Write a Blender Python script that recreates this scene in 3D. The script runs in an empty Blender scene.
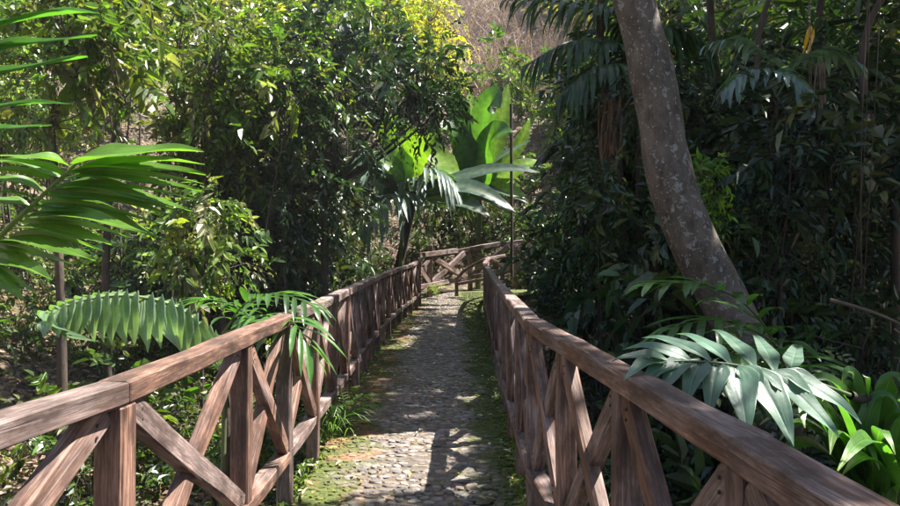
import bpy, math, random
import numpy as np
from mathutils import Vector, Matrix, noise

scene = bpy.context.scene
COL = scene.collection
RS = np.random.RandomState
F = 680.0; CX = 450.0; HY = 250.0; EYE = 1.38
SUN = np.array([.46, .17, .87]); SUN /= np.linalg.norm(SUN)

def P(px, py, d):
    """point seen at photo position px, py at a distance d along the walkway"""
    return np.array([(px-CX)/F*d, d, EYE-(py-HY)/F*d])

def terrain(x, y):
    x = np.asarray(x, float); y = np.asarray(y, float)
    ss = lambda t: np.clip(t, 0, 1)**2*(3-2*np.clip(t, 0, 1))
    h = -0.75 + 0*x
    h = h - .35*ss((x-.6)/1.5)*(1-ss((y-13)/5))
    L = np.clip(-x-4.6, 0, None); h = h + .50*L + .02*np.minimum(L, 8)**2*.5
    Rr = np.clip(x-6.0, 0, None); h = h + .42*Rr
    D = np.clip(y-17.0, 0, None); h = h + .30*np.minimum(D, 6) + .68*np.clip(D-3, 0, None)
    # the ground comes up to meet the end of the walkway
    e = ss((y-12.5)/5)*np.exp(-((x-.6)/3.4)**2)
    h = h*(1-e) + np.maximum(h, .30+0*h)*e
    h = h + .16*np.sin(x*.9+.7*y)*np.sin(y*.61-.4*x) + .07*np.sin(2.3*x+1.1)*np.cos(1.9*y)
    # stay under the deck
    m = (1-ss((np.abs(x)-1.3)/.8))*(1-ss((y-16.5)/1.0))
    h = h*(1-m) + np.minimum(h, deck_z(y)-.35)*m
    return h

def deck_z(y):
    y = np.asarray(y, float)
    ss = lambda t: np.clip(t, 0, 1)**2*(3-2*np.clip(t, 0, 1))
    return .06*ss((y-9)/6) + .24*ss((y-14)/4.2)

# ------------------------------------------------------------------ objects
def tag(o, label=None, cat=None, group=None, kind=None):
    if label: o['label'] = label
    if cat: o['category'] = cat
    if group: o['group'] = group
    if kind: o['kind'] = kind
    return o

def empty(name, loc, label, cat, group=None):
    o = bpy.data.objects.new(name, None); COL.objects.link(o)
    o.location = Vector([float(v) for v in loc]); o.empty_display_size = .1
    return tag(o, label, cat, group)

class MB:
    def __init__(s): s.V = []; s.Q = []; s.T = []; s.C = []; s.n = 0
    def add(s, V, Q=None, T=None, C=(.1, .1, .1)):
        V = np.asarray(V, float).reshape(-1, 3); k = len(V)
        if Q is not None and len(Q): s.Q.append(np.asarray(Q, int).reshape(-1, 4)+s.n)
        if T is not None and len(T): s.T.append(np.asarray(T, int).reshape(-1, 3)+s.n)
        C = np.asarray(C, float)
        if C.ndim == 1: C = np.tile(C, (k, 1))
        s.V.append(V); s.C.append(C); s.n += k
    def merge(s, o, M=None, off=(0, 0, 0), tint=None):
        V, Q, T, C = o.arrays()
        if M is not None: V = V@M.T
        s.add(V+np.asarray(off), Q, T, C if tint is None else C*np.asarray(tint))
    def arrays(s):
        V = np.concatenate(s.V) if s.V else np.zeros((0, 3)); C = np.concatenate(s.C) if s.C else np.zeros((0, 3))
        Q = np.concatenate(s.Q) if s.Q else np.zeros((0, 4), int)
        T = np.concatenate(s.T) if s.T else np.zeros((0, 3), int)
        return V, Q, T, C
    def mesh(s, name, mat, smooth=False):
        V, Q, T, C = s.arrays()
        me = bpy.data.meshes.new(name)
        me.vertices.add(len(V)); me.vertices.foreach_set('co', V.astype(np.float32).ravel())
        nl = len(Q)*4+len(T)*3
        me.loops.add(nl); me.loops.foreach_set('vertex_index', np.concatenate([Q.ravel(), T.ravel()]).astype(np.int32))
        me.polygons.add(len(Q)+len(T))
        st = np.concatenate([np.arange(len(Q))*4, len(Q)*4+np.arange(len(T))*3]).astype(np.int32)
        tot = np.concatenate([np.full(len(Q), 4), np.full(len(T), 3)]).astype(np.int32)
        me.polygons.foreach_set('loop_start', st); me.polygons.foreach_set('loop_total', tot)
        a = me.color_attributes.new('col', 'FLOAT_COLOR', 'POINT')
        a.data.foreach_set('color', np.concatenate([C, np.ones((len(C), 1))], 1).astype(np.float32).ravel())
        me.update(calc_edges=True)
        me.polygons.foreach_set('use_smooth', np.full(len(Q)+len(T), smooth))
        me.materials.append(mat); me.validate()
        return me
    def build(s, name, mat, parent=None, smooth=False):
        o = bpy.data.objects.new(name, s.mesh(name, mat, smooth)); COL.objects.link(o)
        if parent is not None:
            o.parent = parent; o.location = -parent.location  # meshes are written in world space
        return o

def unit(v):
    v = np.asarray(v, float); return v/(np.linalg.norm(v, axis=-1, keepdims=True)+1e-9)

def leaves(mb, pos, d, n, L, W, col, fold=.12, droop=.12):
    pos = np.asarray(pos, float); N = len(pos)
    if N == 0: return
    d = unit(d); s = unit(np.cross(n, d)); n = np.cross(d, s)
    L = np.broadcast_to(L, (N,))[:, None, None]; W = np.broadcast_to(W, (N,))[:, None, None]
    t = np.array([[0, 0, 0], [.3, -.5, fold], [.7, -.36, fold*.7-droop*.4], [1, 0, -droop], [.7, .36, fold*.7-droop*.4], [.3, .5, fold]])
    V = pos[:, None]+L*t[None, :, :1]*d[:, None]+W*t[None, :, 1:2]*s[:, None]+L*t[None, :, 2:]*n[:, None]
    b = np.arange(N)[:, None]*6
    Q = np.concatenate([b+np.array([[0, 1, 2, 3]]), b+np.array([[0, 3, 4, 5]])])
    col = np.broadcast_to(col, (N, 3))
    mb.add(V.reshape(-1, 3), Q, None, np.repeat(col, 6, 0))

def leafcols(rng, N, pal, jit=.25):
    pal = np.array(pal, float); c = pal[rng.randint(len(pal), size=N)]
    return c*(1+jit*rng.randn(N, 1)).clip(.45, 1.8)

def tube(mb, pts, rad, ns=6, col=(.08, .06, .045), bump=0, seed=0, cap=False):
    pts = np.asarray(pts, float); n = len(pts); rad = np.broadcast_to(rad, (n,))
    t = np.gradient(pts, axis=0); t = unit(t)
    u = np.cross(t[0], [0, 0, 1.]) if abs(t[0][2]) < .9 else np.cross(t[0], [1., 0, 0]); u = unit(u)
    V = []
    ang = np.arange(ns)/ns*2*math.pi
    for i in range(n):
        u = unit(u-t[i]*np.dot(u, t[i])); w = np.cross(t[i], u)
        ring = np.cos(ang)[:, None]*u+np.sin(ang)[:, None]*w
        r = np.full(ns, rad[i])
        if bump:
            for k in range(ns):
                p = pts[i]+ring[k]*rad[i]
                r[k] *= 1+bump*noise.noise(Vector(p*2.1+seed))+bump*.5*noise.noise(Vector(p*6.3+seed))
        V.append(pts[i]+ring*r[:, None])
    V = np.concatenate(V)
    i = np.arange(n-1)[:, None]*ns; k = np.arange(ns)[None]; k2 = (k+1) % ns
    Q = np.stack([i+k, i+k2, i+ns+k2, i+ns+k], -1).reshape(-1, 4)
    mb.add(V, Q, None, col)

def bez(a, b, c, t):
    t = np.asarray(t)[:, None]
    return (1-t)**2*np.asarray(a)+2*t*(1-t)*np.asarray(b)+t*t*np.asarray(c)

def spline(pts, n):
    pts = np.asarray(pts, float); m = len(pts)
    P_ = np.vstack([2*pts[0]-pts[1], pts, 2*pts[-1]-pts[-2]]); out = []
    for j in range(n):
        u = j/(n-1)*(m-1); i = min(int(u), m-2); t = u-i
        p0, p1, p2, p3 = P_[i:i+4]
        out.append(.5*((2*p1)+(-p0+p2)*t+(2*p0-5*p1+4*p2-p3)*t*t+(-p0+3*p1-3*p2+p3)*t**3))
    return np.array(out)

def blade(mb, a, b, c, up, width, col, nseg=9, fold=.25, prof=None, tipcol=None, ragged=0, rng=None, rib=None, pleat=0):
    """a long leaf along a curve a-b-c: two halves folded at the midrib, pointed, slightly wavy"""
    t = np.linspace(0, 1, nseg); pts = bez(a, b, c, t); tg = unit(np.gradient(pts, axis=0))
    s = unit(np.cross(np.asarray(up, float)[None], tg)); nn = np.cross(tg, s)
    nn = np.where(nn[:, 2:3] < -1.1, -nn, nn)
    if prof is None: w = (np.sin(np.pi*np.clip(t*.86+.10, 0, 1))**.75)*np.where(t > .97, .08, 1)
    else: w = prof(t)
    w = w*width*.5
    ph = (rng.rand()*6 if rng is not None else 0)
    j = np.zeros(nseg)
    if rng is not None: j = .06*width*np.sin(t*9+ph)
    rows = []
    fr = [-1, -.5, 0, .5, 1] if not pleat else [-1, -.86, -.7, -.56, -.42, -.28, -.13, 0, .13, .28, .42, .56, .7, .86, 1]
    for f in fr:
        ww = w
        if ragged and abs(f) == 1 and rng is not None: ww = w*(1-ragged*rng.rand(nseg))
        hgt = abs(f)*fold*w + (pleat*w*(1 if len(rows) % 2 else -1) if abs(f) < 1 and f else 0)
        rows.append(pts+s*(f*ww)[:, None]+nn*(hgt+j*abs(f))[:, None])
    V = np.stack(rows, 1).reshape(-1, 3); m = len(fr)
    i = np.arange(nseg-1)[:, None]*m; k = np.arange(m-1)[None]
    Q = np.stack([i+k, i+k+1, i+m+k+1, i+m+k], -1).reshape(-1, 4)
    C = np.tile(np.asarray(col, float), (nseg*m, 1)).reshape(nseg, m, 3)
    if tipcol is not None:
        f = np.clip((t-.8)/.2, 0, 1)[:, None, None]; C = C*(1-f)+np.asarray(tipcol)*f
    if ragged: C = C*(1+.13*np.where(np.arange(nseg) % 2, 1, -1)+(.08*rng.randn(nseg) if rng is not None else 0))[:, None, None]
    if pleat: C = C*np.where(np.arange(m) % 2, 1.09, .90)[None, :, None]  # light on pleat ridges and shade in grooves put into the colour
    if rib is not None: C[:, m//2] = rib
    elif pleat: C[:, m//2] = C[:, m//2]*1.25
    mb.add(V, Q, None, C.reshape(-1, 3))

def frond(mb, pts, up, nl, ll, lw, col, rng, pleat=0, prof=None, droop=.35, a0=70, a1=22, sides=(1, -1), rr=.009, start=.15, rib=None, jit=.15, tipcol=None, nseg=8, fold=.25, stemcol=(.10, .14, .05)):
    """a feather palm leaf: curved stalk with pointed leaflets on both sides"""
    R = spline(pts, 24); n = len(R); tube(mb, R, np.linspace(rr, rr*.3, n), 5, stemcol)
    tg = unit(np.gradient(R, axis=0)); up = np.asarray(up, float)
    L = np.linalg.norm(R[1:]-R[:-1], axis=1).sum()
    for sd in sides:
        for i in range(nl):
            f = start+(1-start)*(i+.5*(sd > 0)*.5)/nl; f = min(f, .995)
            k = f*(n-1); i0 = min(int(k), n-2); p = R[i0]+(R[i0+1]-R[i0])*(k-i0); t = tg[i0]
            s = unit(np.cross(up, t))*sd; ang = math.radians(a0+(a1-a0)*f**1.4+rng.randn()*5)
            d = unit(t*math.cos(ang)+s*math.sin(ang)+up*.12*rng.rand())
            g = (f-start)/(1-start)
            le = ll*(.55+.75*math.sin(math.pi*min(1, .2+.75*g)))*(1+jit*rng.randn()*.5)
            if g > .85: le *= .8
            b = p+d*le*.5+up*.03*le; c = p+d*le*(1-droop*.4)+np.array([0, 0, -1.])*droop*le*(1+.3*rng.randn())
            cc = np.asarray(col)*(1+jit*rng.randn())
            blade(mb, p, b, c, up, lw*(1-.3*g)*(1+.1*rng.randn()), cc, nseg, fold, rng=rng, rib=rib, tipcol=tipcol, pleat=pleat, prof=prof)

# ------------------------------------------------------------------ materials
def newmat(name):
    m = bpy.data.materials.new(name); m.use_nodes = True
    nt = m.node_tree; nt.nodes.clear()
    return m, nt, lambda t, **k: mk(nt, t, **k)
def mk(nt, t, **k):
    n = nt.nodes.new(t)
    for a, v in k.items():
        if a.startswith('i_'):
            key = a[2:].replace('_', ' ')
            n.inputs[int(key) if key.isdigit() else key].default_value = v
        else: setattr(n, a, v)
    return n
def ramp(nt, fac, stops, interp='LINEAR'):
    r = nt.nodes.new('ShaderNodeValToRGB'); r.color_ramp.interpolation = interp
    e = r.color_ramp.elements
    while len(e) < len(stops): e.new(.5)
    for q, (p, c) in zip(e, stops): q.position = p; q.color = (*c, 1) if len(c) == 3 else c
    nt.links.new(fac, r.inputs[0]); return r.outputs[0]
def mix(nt, fac, a, b, mode='MIX'):
    m = nt.nodes.new('ShaderNodeMix'); m.data_type = 'RGBA'; m.blend_type = mode
    for i, v in ((0, fac), (6, a), (7, b)):
        if hasattr(v, 'is_linked'): nt.links.new(v, m.inputs[i])
        elif i == 0: m.inputs[0].default_value = v
        else: m.inputs[i].default_value = (*v, 1)
    return m.outputs[2]
def math_(nt, op, a, b=0.0):
    m = nt.nodes.new('ShaderNodeMath'); m.operation = op
    for i, v in ((0, a), (1, b)):
        if hasattr(v, 'is_linked'): nt.links.new(v, m.inputs[i])
        else: m.inputs[i].default_value = v
    return m.outputs[0]

def leaf_mat(name, rough=.38, trans=.35, spec=.5, vein=0, coat=0):
    m, nt, N = newmat(name); L = nt.links.new
    at = N('ShaderNodeAttribute', attribute_name='col')
    tc = N('ShaderNodeTexCoord')
    nz = N('ShaderNodeTexNoise', i_Scale=9.0, i_Detail=3.0); L(tc.outputs['Object'], nz.inputs[0])
    v = ramp(nt, nz.outputs[0], [(.3, (.72,)*3), (.7, (1.22,)*3)])
    c = mix(nt, 1.0, at.outputs['Color'], v, 'MULTIPLY')
    b = N('ShaderNodeBsdfPrincipled', i_Roughness=rough); b.inputs['Specular IOR Level'].default_value = spec
    L(c, b.inputs['Base Color'])
    n2 = N('ShaderNodeTexNoise', i_Scale=30.0, i_Detail=2.0); L(tc.outputs['Object'], n2.inputs[0])
    rr = ramp(nt, n2.outputs[0], [(.3, (rough*.75,)*3), (.7, (min(1, rough*1.35),)*3)]); L(rr, b.inputs['Roughness'])
    bp = N('ShaderNodeBump', i_Strength=.25, i_Distance=.004); L(n2.outputs[0], bp.inputs['Height']); L(bp.outputs[0], b.inputs['Normal'])
    tr = N('ShaderNodeBsdfTranslucent')
    tcx = mix(nt, 1.0, c, (1.8, 2.0, .7), 'MULTIPLY'); L(tcx, tr.inputs[0])
    mx = N('ShaderNodeMixShader', i_0=trans); L(b.outputs[0], mx.inputs[1]); L(tr.outputs[0], mx.inputs[2])
    o = N('ShaderNodeOutputMaterial'); L(mx.outputs[0], o.inputs[0])
    return m

def bark_mat(name, base, base2, lichen=None, amt=.58, scale=6, bump=.6):
    m, nt, N = newmat(name); L = nt.links.new
    tc = N('ShaderNodeTexCoord')
    mp = N('ShaderNodeMapping'); mp.inputs['Scale'].default_value = (1, 1, .45); L(tc.outputs['Object'], mp.inputs[0])
    n1 = N('ShaderNodeTexNoise', i_Scale=float(scale), i_Detail=6.0, i_Roughness=.7); L(mp.outputs[0], n1.inputs[0])
    n0 = N('ShaderNodeTexNoise', i_Scale=1.6, i_Detail=3.0); L(tc.outputs['Object'], n0.inputs[0])
    c = ramp(nt, n1.outputs[0], [(.32, base2), (.55, base), (.75, tuple(x*1.35 for x in base))])
    c = mix(nt, 1.0, c, ramp(nt, n0.outputs[0], [(.3, (.7, .68, .66)), (.7, (1.2, 1.15, 1.1))]), 'MULTIPLY')
    n2 = N('ShaderNodeTexNoise', i_Scale=scale*5.0, i_Detail=5.0); L(mp.outputs[0], n2.inputs[0])
    if lichen:
        n3 = N('ShaderNodeTexNoise', i_Scale=scale*1.3, i_Detail=4.0, i_Roughness=.65, i_Distortion=.6); L(tc.outputs['Object'], n3.inputs[0])
        k = ramp(nt, n3.outputs[0], [(amt, (0,)*3), (amt+.035, (1,)*3)])
        c = mix(nt, k, c, mix(nt, n2.outputs[0], lichen, tuple(x*.55 for x in lichen)))
        n4 = N('ShaderNodeTexNoise', i_Scale=scale*4.2, i_Detail=2.0); L(tc.outputs['Object'], n4.inputs[0])
        k2 = ramp(nt, n4.outputs[0], [(.66, (0,)*3), (.69, (1,)*3)])
        c = mix(nt, k2, c, tuple(x*1.1 for x in lichen))
    b = N('ShaderNodeBsdfPrincipled', i_Roughness=.85); L(c, b.inputs['Base Color'])
    h = math_(nt, 'ADD', n1.outputs[0], math_(nt, 'MULTIPLY', n2.outputs[0], .4))
    bp = N('ShaderNodeBump', i_Strength=bump, i_Distance=.02); L(h, bp.inputs['Height']); L(bp.outputs[0], b.inputs['Normal'])
    o = N('ShaderNodeOutputMaterial'); L(b.outputs[0], o.inputs[0])
    return m

def wood_mat():
    m, nt, N = newmat('weathered_timber'); L = nt.links.new
    tc = N('ShaderNodeTexCoord'); oi = N('ShaderNodeObjectInfo')
    off = N('ShaderNodeVectorMath', operation='ADD'); L(tc.outputs['Object'], off.inputs[0])
    cmb = N('ShaderNodeCombineXYZ'); r10 = math_(nt, 'MULTIPLY', oi.outputs['Random'], 37.0)
    L(r10, cmb.inputs[0]); L(r10, cmb.inputs[1]); L(cmb.outputs[0], off.inputs[1])
    mp = N('ShaderNodeMapping'); mp.inputs['Scale'].default_value = (2.2, 50, 50); L(off.outputs[0], mp.inputs[0])
    g = N('ShaderNodeTexNoise', i_Scale=3.0, i_Detail=8.0, i_Roughness=.68, i_Distortion=.7); L(mp.outputs[0], g.inputs[0])
    mp2 = N('ShaderNodeMapping'); mp2.inputs['Scale'].default_value = (1.2, 4, 4); L(off.outputs[0], mp2.inputs[0])
    s = N('ShaderNodeTexNoise', i_Scale=2.2, i_Detail=5.0, i_Roughness=.6); L(mp2.outputs[0], s.inputs[0])
    warm = ramp(nt, g.outputs[0], [(.30, (.075, .034, .022)), (.5, (.19, .104, .075)), (.72, (.41, .255, .19))])
    grey = ramp(nt, g.outputs[0], [(.30, (.085, .06, .055)), (.5, (.205, .148, .135)), (.72, (.41, .325, .30))])
    at = N('ShaderNodeAttribute', attribute_name='col')
    sep = N('ShaderNodeSeparateColor'); L(at.outputs['Color'], sep.inputs[0])
    k = math_(nt, 'ADD', sep.outputs[0], math_(nt, 'MULTIPLY', math_(nt, 'SUBTRACT', s.outputs[0], .5), 2.2))
    kk = ramp(nt, k, [(.35, (0,)*3), (.75, (1,)*3)])
    c = mix(nt, kk, warm, grey)
    # dark checks and stains
    mp3 = N('ShaderNodeMapping'); mp3.inputs['Scale'].default_value = (1.6, 90, 90); L(off.outputs[0], mp3.inputs[0])
    ck = N('ShaderNodeTexNoise', i_Scale=2.0, i_Detail=3.0); L(mp3.outputs[0], ck.inputs[0])
    cr = ramp(nt, ck.outputs[0], [(.30, (.25,)*3), (.37, (1,)*3)])
    c = mix(nt, .75, c, cr, 'MULTIPLY')
    st = N('ShaderNodeTexNoise', i_Scale=7.0, i_Detail=4.0); L(off.outputs[0], st.inputs[0])
    c = mix(nt, 1.0, c, ramp(nt, st.outputs[0], [(.3, (.72,)*3), (.6, (1.15,)*3)]), 'MULTIPLY')
    c = mix(nt, 1.0, c, ramp(nt, oi.outputs['Random'], [(0, (.82,)*3), (1, (1.25,)*3)]), 'MULTIPLY')
    mp4 = N('ShaderNodeMapping'); mp4.inputs['Scale'].default_value = (3.2, 9, 9); L(off.outputs[0], mp4.inputs[0])
    kn = N('ShaderNodeTexVoronoi', i_Scale=1.0); L(mp4.outputs[0], kn.inputs[0])
    c = mix(nt, 1.0, c, ramp(nt, kn.outputs['Distance'], [(.05, (.28, .22, .18)), (.13, (.8,)*3), (.18, (1,)*3)]), 'MULTIPLY')
    wt = N('ShaderNodeTexNoise', i_Scale=3.0, i_Detail=6.0, i_Roughness=.7); L(mp2.outputs[0], wt.inputs[0])
    c = mix(nt, ramp(nt, wt.outputs[0], [(.42, (0,)*3), (.60, (.82,)*3)]), c, (.045, .027, .022))
    b = N('ShaderNodeBsdfPrincipled', i_Roughness=.62); L(c, b.inputs['Base Color'])
    b.inputs['Specular IOR Level'].default_value = .35
    h = math_(nt, 'ADD', math_(nt, 'MULTIPLY', g.outputs[0], .5), math_(nt, 'MULTIPLY', cr, .5))
    bp = N('ShaderNodeBump', i_Strength=.55, i_Distance=.004); L(h, bp.inputs['Height']); L(bp.outputs[0], b.inputs['Normal'])
    o = N('ShaderNodeOutputMaterial'); L(b.outputs[0], o.inputs[0])
    return m

def ground_mat():
    m, nt, N = newmat('leaf_litter_soil'); L = nt.links.new
    tc = N('ShaderNodeTexCoord')
    v = N('ShaderNodeTexVoronoi', i_Scale=11.0); v.inputs['Randomness'].default_value = 1
    nw = N('ShaderNodeTexNoise', i_Scale=5.0, i_Detail=3.0); L(tc.outputs['Object'], nw.inputs[0])
    ad = N('ShaderNodeVectorMath', operation='MULTIPLY_ADD'); L(nw.outputs[1], ad.inputs[0]); ad.inputs[1].default_value = (.35,)*3; L(tc.outputs['Object'], ad.inputs[2])
    L(ad.outputs[0], v.inputs[0])
    sep = N('ShaderNodeSeparateColor'); L(v.outputs['Color'], sep.inputs[0])
    c = ramp(nt, sep.outputs[0], [(0, (.05, .032, .02)), (.3, (.13, .08, .05)), (.55, (.26, .17, .115)), (.8, (.36, .25, .18)), (1, (.10, .11, .03))])
    n = N('ShaderNodeTexNoise', i_Scale=.9, i_Detail=5.0); L(tc.outputs['Object'], n.inputs[0])
    k = ramp(nt, n.outputs[0], [(.42, (0,)*3), (.6, (1,)*3)])
    c = mix(nt, k, c, mix(nt, .6, c, (.045, .06, .018)))
    c = mix(nt, 1.0, c, ramp(nt, v.outputs['Distance'], [(0, (1.1,)*3), (.6, (.5,)*3)]), 'MULTIPLY')
    b = N('ShaderNodeBsdfPrincipled', i_Roughness=.9); L(c, b.inputs['Base Color'])
    bp = N('ShaderNodeBump', i_Strength=.9, i_Distance=.05); L(v.outputs['Distance'], bp.inputs['Height']); bp.invert = True; L(bp.outputs[0], b.inputs['Normal'])
    o = N('ShaderNodeOutputMaterial'); L(b.outputs[0], o.inputs[0])
    return m

def stone_mat(name, mortar=False):
    m, nt, N = newmat(name); L = nt.links.new
    tc = N('ShaderNodeTexCoord'); at = N('ShaderNodeAttribute', attribute_name='col')
    n1 = N('ShaderNodeTexNoise', i_Scale=26.0, i_Detail=6.0, i_Roughness=.7); L(tc.outputs['Object'], n1.inputs[0])
    c = mix(nt, 1.0, at.outputs['Color'], ramp(nt, n1.outputs[0], [(.3, (.6,)*3), (.7, (1.3,)*3)]), 'MULTIPLY')
    # moss and silt gather towards both edges
    sx = N('ShaderNodeSeparateXYZ'); L(tc.outputs['Object'], sx.inputs[0])
    n2 = N('ShaderNodeTexNoise', i_Scale=2.6, i_Detail=6.0, i_Roughness=.65); L(tc.outputs['Object'], n2.inputs[0])
    xr = math_(nt, 'MULTIPLY', math_(nt, 'SUBTRACT', sx.outputs[0], -.19), 1.55)
    e = math_(nt, 'ABSOLUTE', xr)
    q = math_(nt, 'ADD', e, math_(nt, 'MULTIPLY', math_(nt, 'SUBTRACT', n2.outputs[0], .5), 1.5))
    kq = ramp(nt, q, [(.34 if mortar else .52, (0,)*3), (.70 if mortar else .80, (1,)*3)])
    n3 = N('ShaderNodeTexNoise', i_Scale=60.0, i_Detail=3.0); L(tc.outputs['Object'], n3.inputs[0])
    moss = ramp(nt, n3.outputs[0], [(.3, (.022, .035, .006)), (.7, (.105, .12, .02))])
    earth = ramp(nt, n3.outputs[0], [(.3, (.10, .05, .022)), (.7, (.27, .15, .07))])
    n4 = N('ShaderNodeTexNoise', i_Scale=3.4, i_Detail=4.0); L(tc.outputs['Object'], n4.inputs[0])
    ml = mix(nt, ramp(nt, n4.outputs[0], [(.46, (0,)*3), (.60, (.9,)*3)]), moss, earth)
    sd = ramp(nt, math_(nt, 'ADD', xr, .5), [(.2, (1,)*3), (.6, (0,)*3)])
    moss2 = mix(nt, sd, moss, ml)
    c = mix(nt, kq, c, moss2)
    b = N('ShaderNodeBsdfPrincipled'); L(c, b.inputs['Base Color'])
    L(ramp(nt, kq, [(0, (.58,)*3), (1, (.9,)*3)]), b.inputs['Roughness'])
    bp = N('ShaderNodeBump', i_Strength=.8, i_Distance=.012); L(n1.outputs[0], bp.inputs['Height']); L(bp.outputs[0], b.inputs['Normal'])
    o = N('ShaderNodeOutputMaterial'); L(b.outputs[0], o.inputs[0])
    return m

M_leaf = leaf_mat('leaf_green', .33, .38, .7)
M_gloss = leaf_mat('leaf_dark_glossy', .36, .17, .6)
M_palm = leaf_mat('palm_leaf', .34, .42, .6)
M_pale = leaf_mat('palm_leaf_waxy', .42, .28, .7)
M_far = leaf_mat('leaf_distant', .55, .45, .35)
M_dry = leaf_mat('dry_leaf', .7, .25, .25)
M_bark = bark_mat('bark_brown', (.07, .052, .04), (.022, .017, .013))
M_barkL = bark_mat('bark_lichened', (.125, .106, .09), (.045, .037, .032), (.30, .30, .29), .585, 10.0, .9)
M_wood = wood_mat()
M_ground = ground_mat()
M_stone = stone_mat('path_cobble'); M_mortar = stone_mat('path_mortar', True)

# ------------------------------------------------------------------ world, sun, camera
w = bpy.data.worlds.new('World'); scene.world = w; w.use_nodes = True
nt = w.node_tree; bg = nt.nodes['Background']
sky = nt.nodes.new('ShaderNodeTexSky'); sky.sky_type = 'NISHITA'; sky.sun_disc = False
sky.sun_elevation = math.asin(SUN[2]); sky.sun_rotation = math.atan2(SUN[0], SUN[1])
nt.links.new(sky.outputs[0], bg.inputs[0]); bg.inputs[1].default_value = .05
sl = bpy.data.lights.new('sun', 'SUN'); sl.energy = 5.0; sl.angle = math.radians(.5); sl.color = (1, .955, .88)
so = bpy.data.objects.new('sun', sl); COL.objects.link(so)
so.rotation_euler = Vector(SUN).to_track_quat('Z', 'Y').to_euler(); so.location = (10, 5, 25)
cam = bpy.data.cameras.new('camera'); co = bpy.data.objects.new('camera', cam); COL.objects.link(co)
cam.sensor_width = 36; cam.lens = F/900*36; cam.clip_end = 400; cam.clip_start = .05
cam.shift_y = -3/900
co.location = (0, 0, EYE); co.rotation_euler = (math.radians(90), 0, 0); scene.camera = co
scene.view_settings.view_transform = 'Standard'; scene.view_settings.look = 'None'
scene.view_settings.exposure = 2.15; scene.view_settings.gamma = 1
scene.cycles.max_bounces = 7; scene.cycles.diffuse_bounces = 4; scene.cycles.glossy_bounces = 2; scene.cycles.transmission_bounces = 4
scene.cycles.sample_clamp_indirect = 6

# ------------------------------------------------------------------ ground
def grid(x0, x1, y0, y1, step):
    xs = np.arange(x0, x1+step, step); ys = np.arange(y0, y1+step, step)
    X, Y = np.meshgrid(xs, ys); return X, Y
mb = MB()
xs = np.concatenate([np.arange(-90, -14, 2.5), np.arange(-14, 14, .25), np.arange(14, 92, 2.5)])
ys = np.concatenate([np.arange(-14, -2, 1.), np.arange(-2, 26, .25), np.arange(26, 130, 2.5)])
X, Y = np.meshgrid(xs, ys); Z = terrain(X, Y)
jz = np.array([noise.noise(Vector((a*.8, b*.8, 3)))*.12+noise.noise(Vector((a*3, b*3, 7)))*.04 for a, b in zip(X.ravel(), Y.ravel())]).reshape(X.shape)
Z = Z+jz
nx = len(xs); i = np.arange(len(ys)-1)[:, None]*nx+np.arange(nx-1)[None]
mb.add(np.stack([X, Y, Z], -1).reshape(-1, 3), np.stack([i, i+1, i+nx+1, i+nx], -1).reshape(-1, 4))
tag(mb.build('ground', M_ground, smooth=True), kind='structure')

# walkway: edges of the cobbled deck as it runs away from the camera
DY = [-3, 0, 3.0, 4.5, 6.2, 8, 10, 13, 15.5, 16.8, 18.5]
DL = [-.86, -.84, -.84, -.87, -.93, -.95, -.97, -.90, -.78, -.95, -1.3]
DR = [.62, .56, .44, .41, .50, .56, .62, .68, .74, 1.6, 3.4]
dl = lambda y: np.interp(y, DY, DL); dr = lambda y: np.interp(y, DY, DR)
mb = MB(); ys = np.arange(-3, 18.51, .1); nx = 29; V = []
for y in ys:
    u = np.linspace(0, 1, nx); x = dl(y)+(dr(y)-dl(y))*u
    z = np.array([deck_z(y)+.012*noise.noise(Vector((a*3, y*3, 1))) for a in x])
    V.append(np.stack([x, np.full(nx, y), z], -1))
V = np.array(V); top = V.reshape(-1, 3)
i = np.arange(len(ys)-1)[:, None]*nx+np.arange(nx-1)[None]
mb.add(top, np.stack([i, i+1, i+nx+1, i+nx], -1).reshape(-1, 4), None, (.11, .082, .06))
for col_, sg in ((0, 1), (nx-1, -1)):   # the sides of the slab
    E = V[:, col_]; B = E-np.array([0, 0, .30]); n = len(E)
    k = np.arange(n-1)
    mb.add(np.concatenate([E, B]), np.stack([k, k+n, k+n+1, k+1], -1), None, (.09, .08, .07))
path = tag(mb.build('path', M_mortar), kind='structure')
# cobbles bedded in the path
rng = RS(4); mb = MB(); y = -.5
dome = [(0, 0, 1.0)]+[(.80*math.cos(a), .80*math.sin(a), .9) for a in np.arange(7)*2*math.pi/7]+[(math.cos(a), math.sin(a), -.25) for a in np.arange(7)*2*math.pi/7]
dome = np.array(dome); dT = [(0, 1+k, 1+(k+1) % 7) for k in range(7)]; dQ = [(1+k, 8+k, 8+(k+1) % 7, 1+(k+1) % 7) for k in range(7)]
while y < 17.6:
    dy = .046+.014*rng.rand(); x = dl(y)+.03*rng.rand()
    while x < dr(y)-.03:
        wd = .05+.055*rng.rand()**1.5
        if rng.rand() < .97:
            c = np.array([x+wd/2, y+.018*rng.randn()]); a = rng.randn()*.25
            R = np.array([[math.cos(a), -math.sin(a)], [math.sin(a), math.cos(a)]])
            v = dome.copy(); v[1:, :2] *= 1+.14*rng.randn(14, 1); v[:, 2] += .12*rng.randn(15)
            xy = (v[:, :2]*[wd*.52, dy*.56])@R.T+c
            z = deck_z(c[1])+v[:, 2]*(.006+.004*rng.rand())+rng.randn()*.002
            g = .085+.15*rng.rand()**1.3; tint = np.array([1.14, .98, .87])+rng.randn(3)*.03
            if rng.rand() < .22: tint = np.array([1.3, .95, .76])
            mb.add(np.concatenate([xy, z[:, None]], 1), dQ, dT, np.clip(g*tint, .02, .5))
        x += wd
    y += dy
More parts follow.
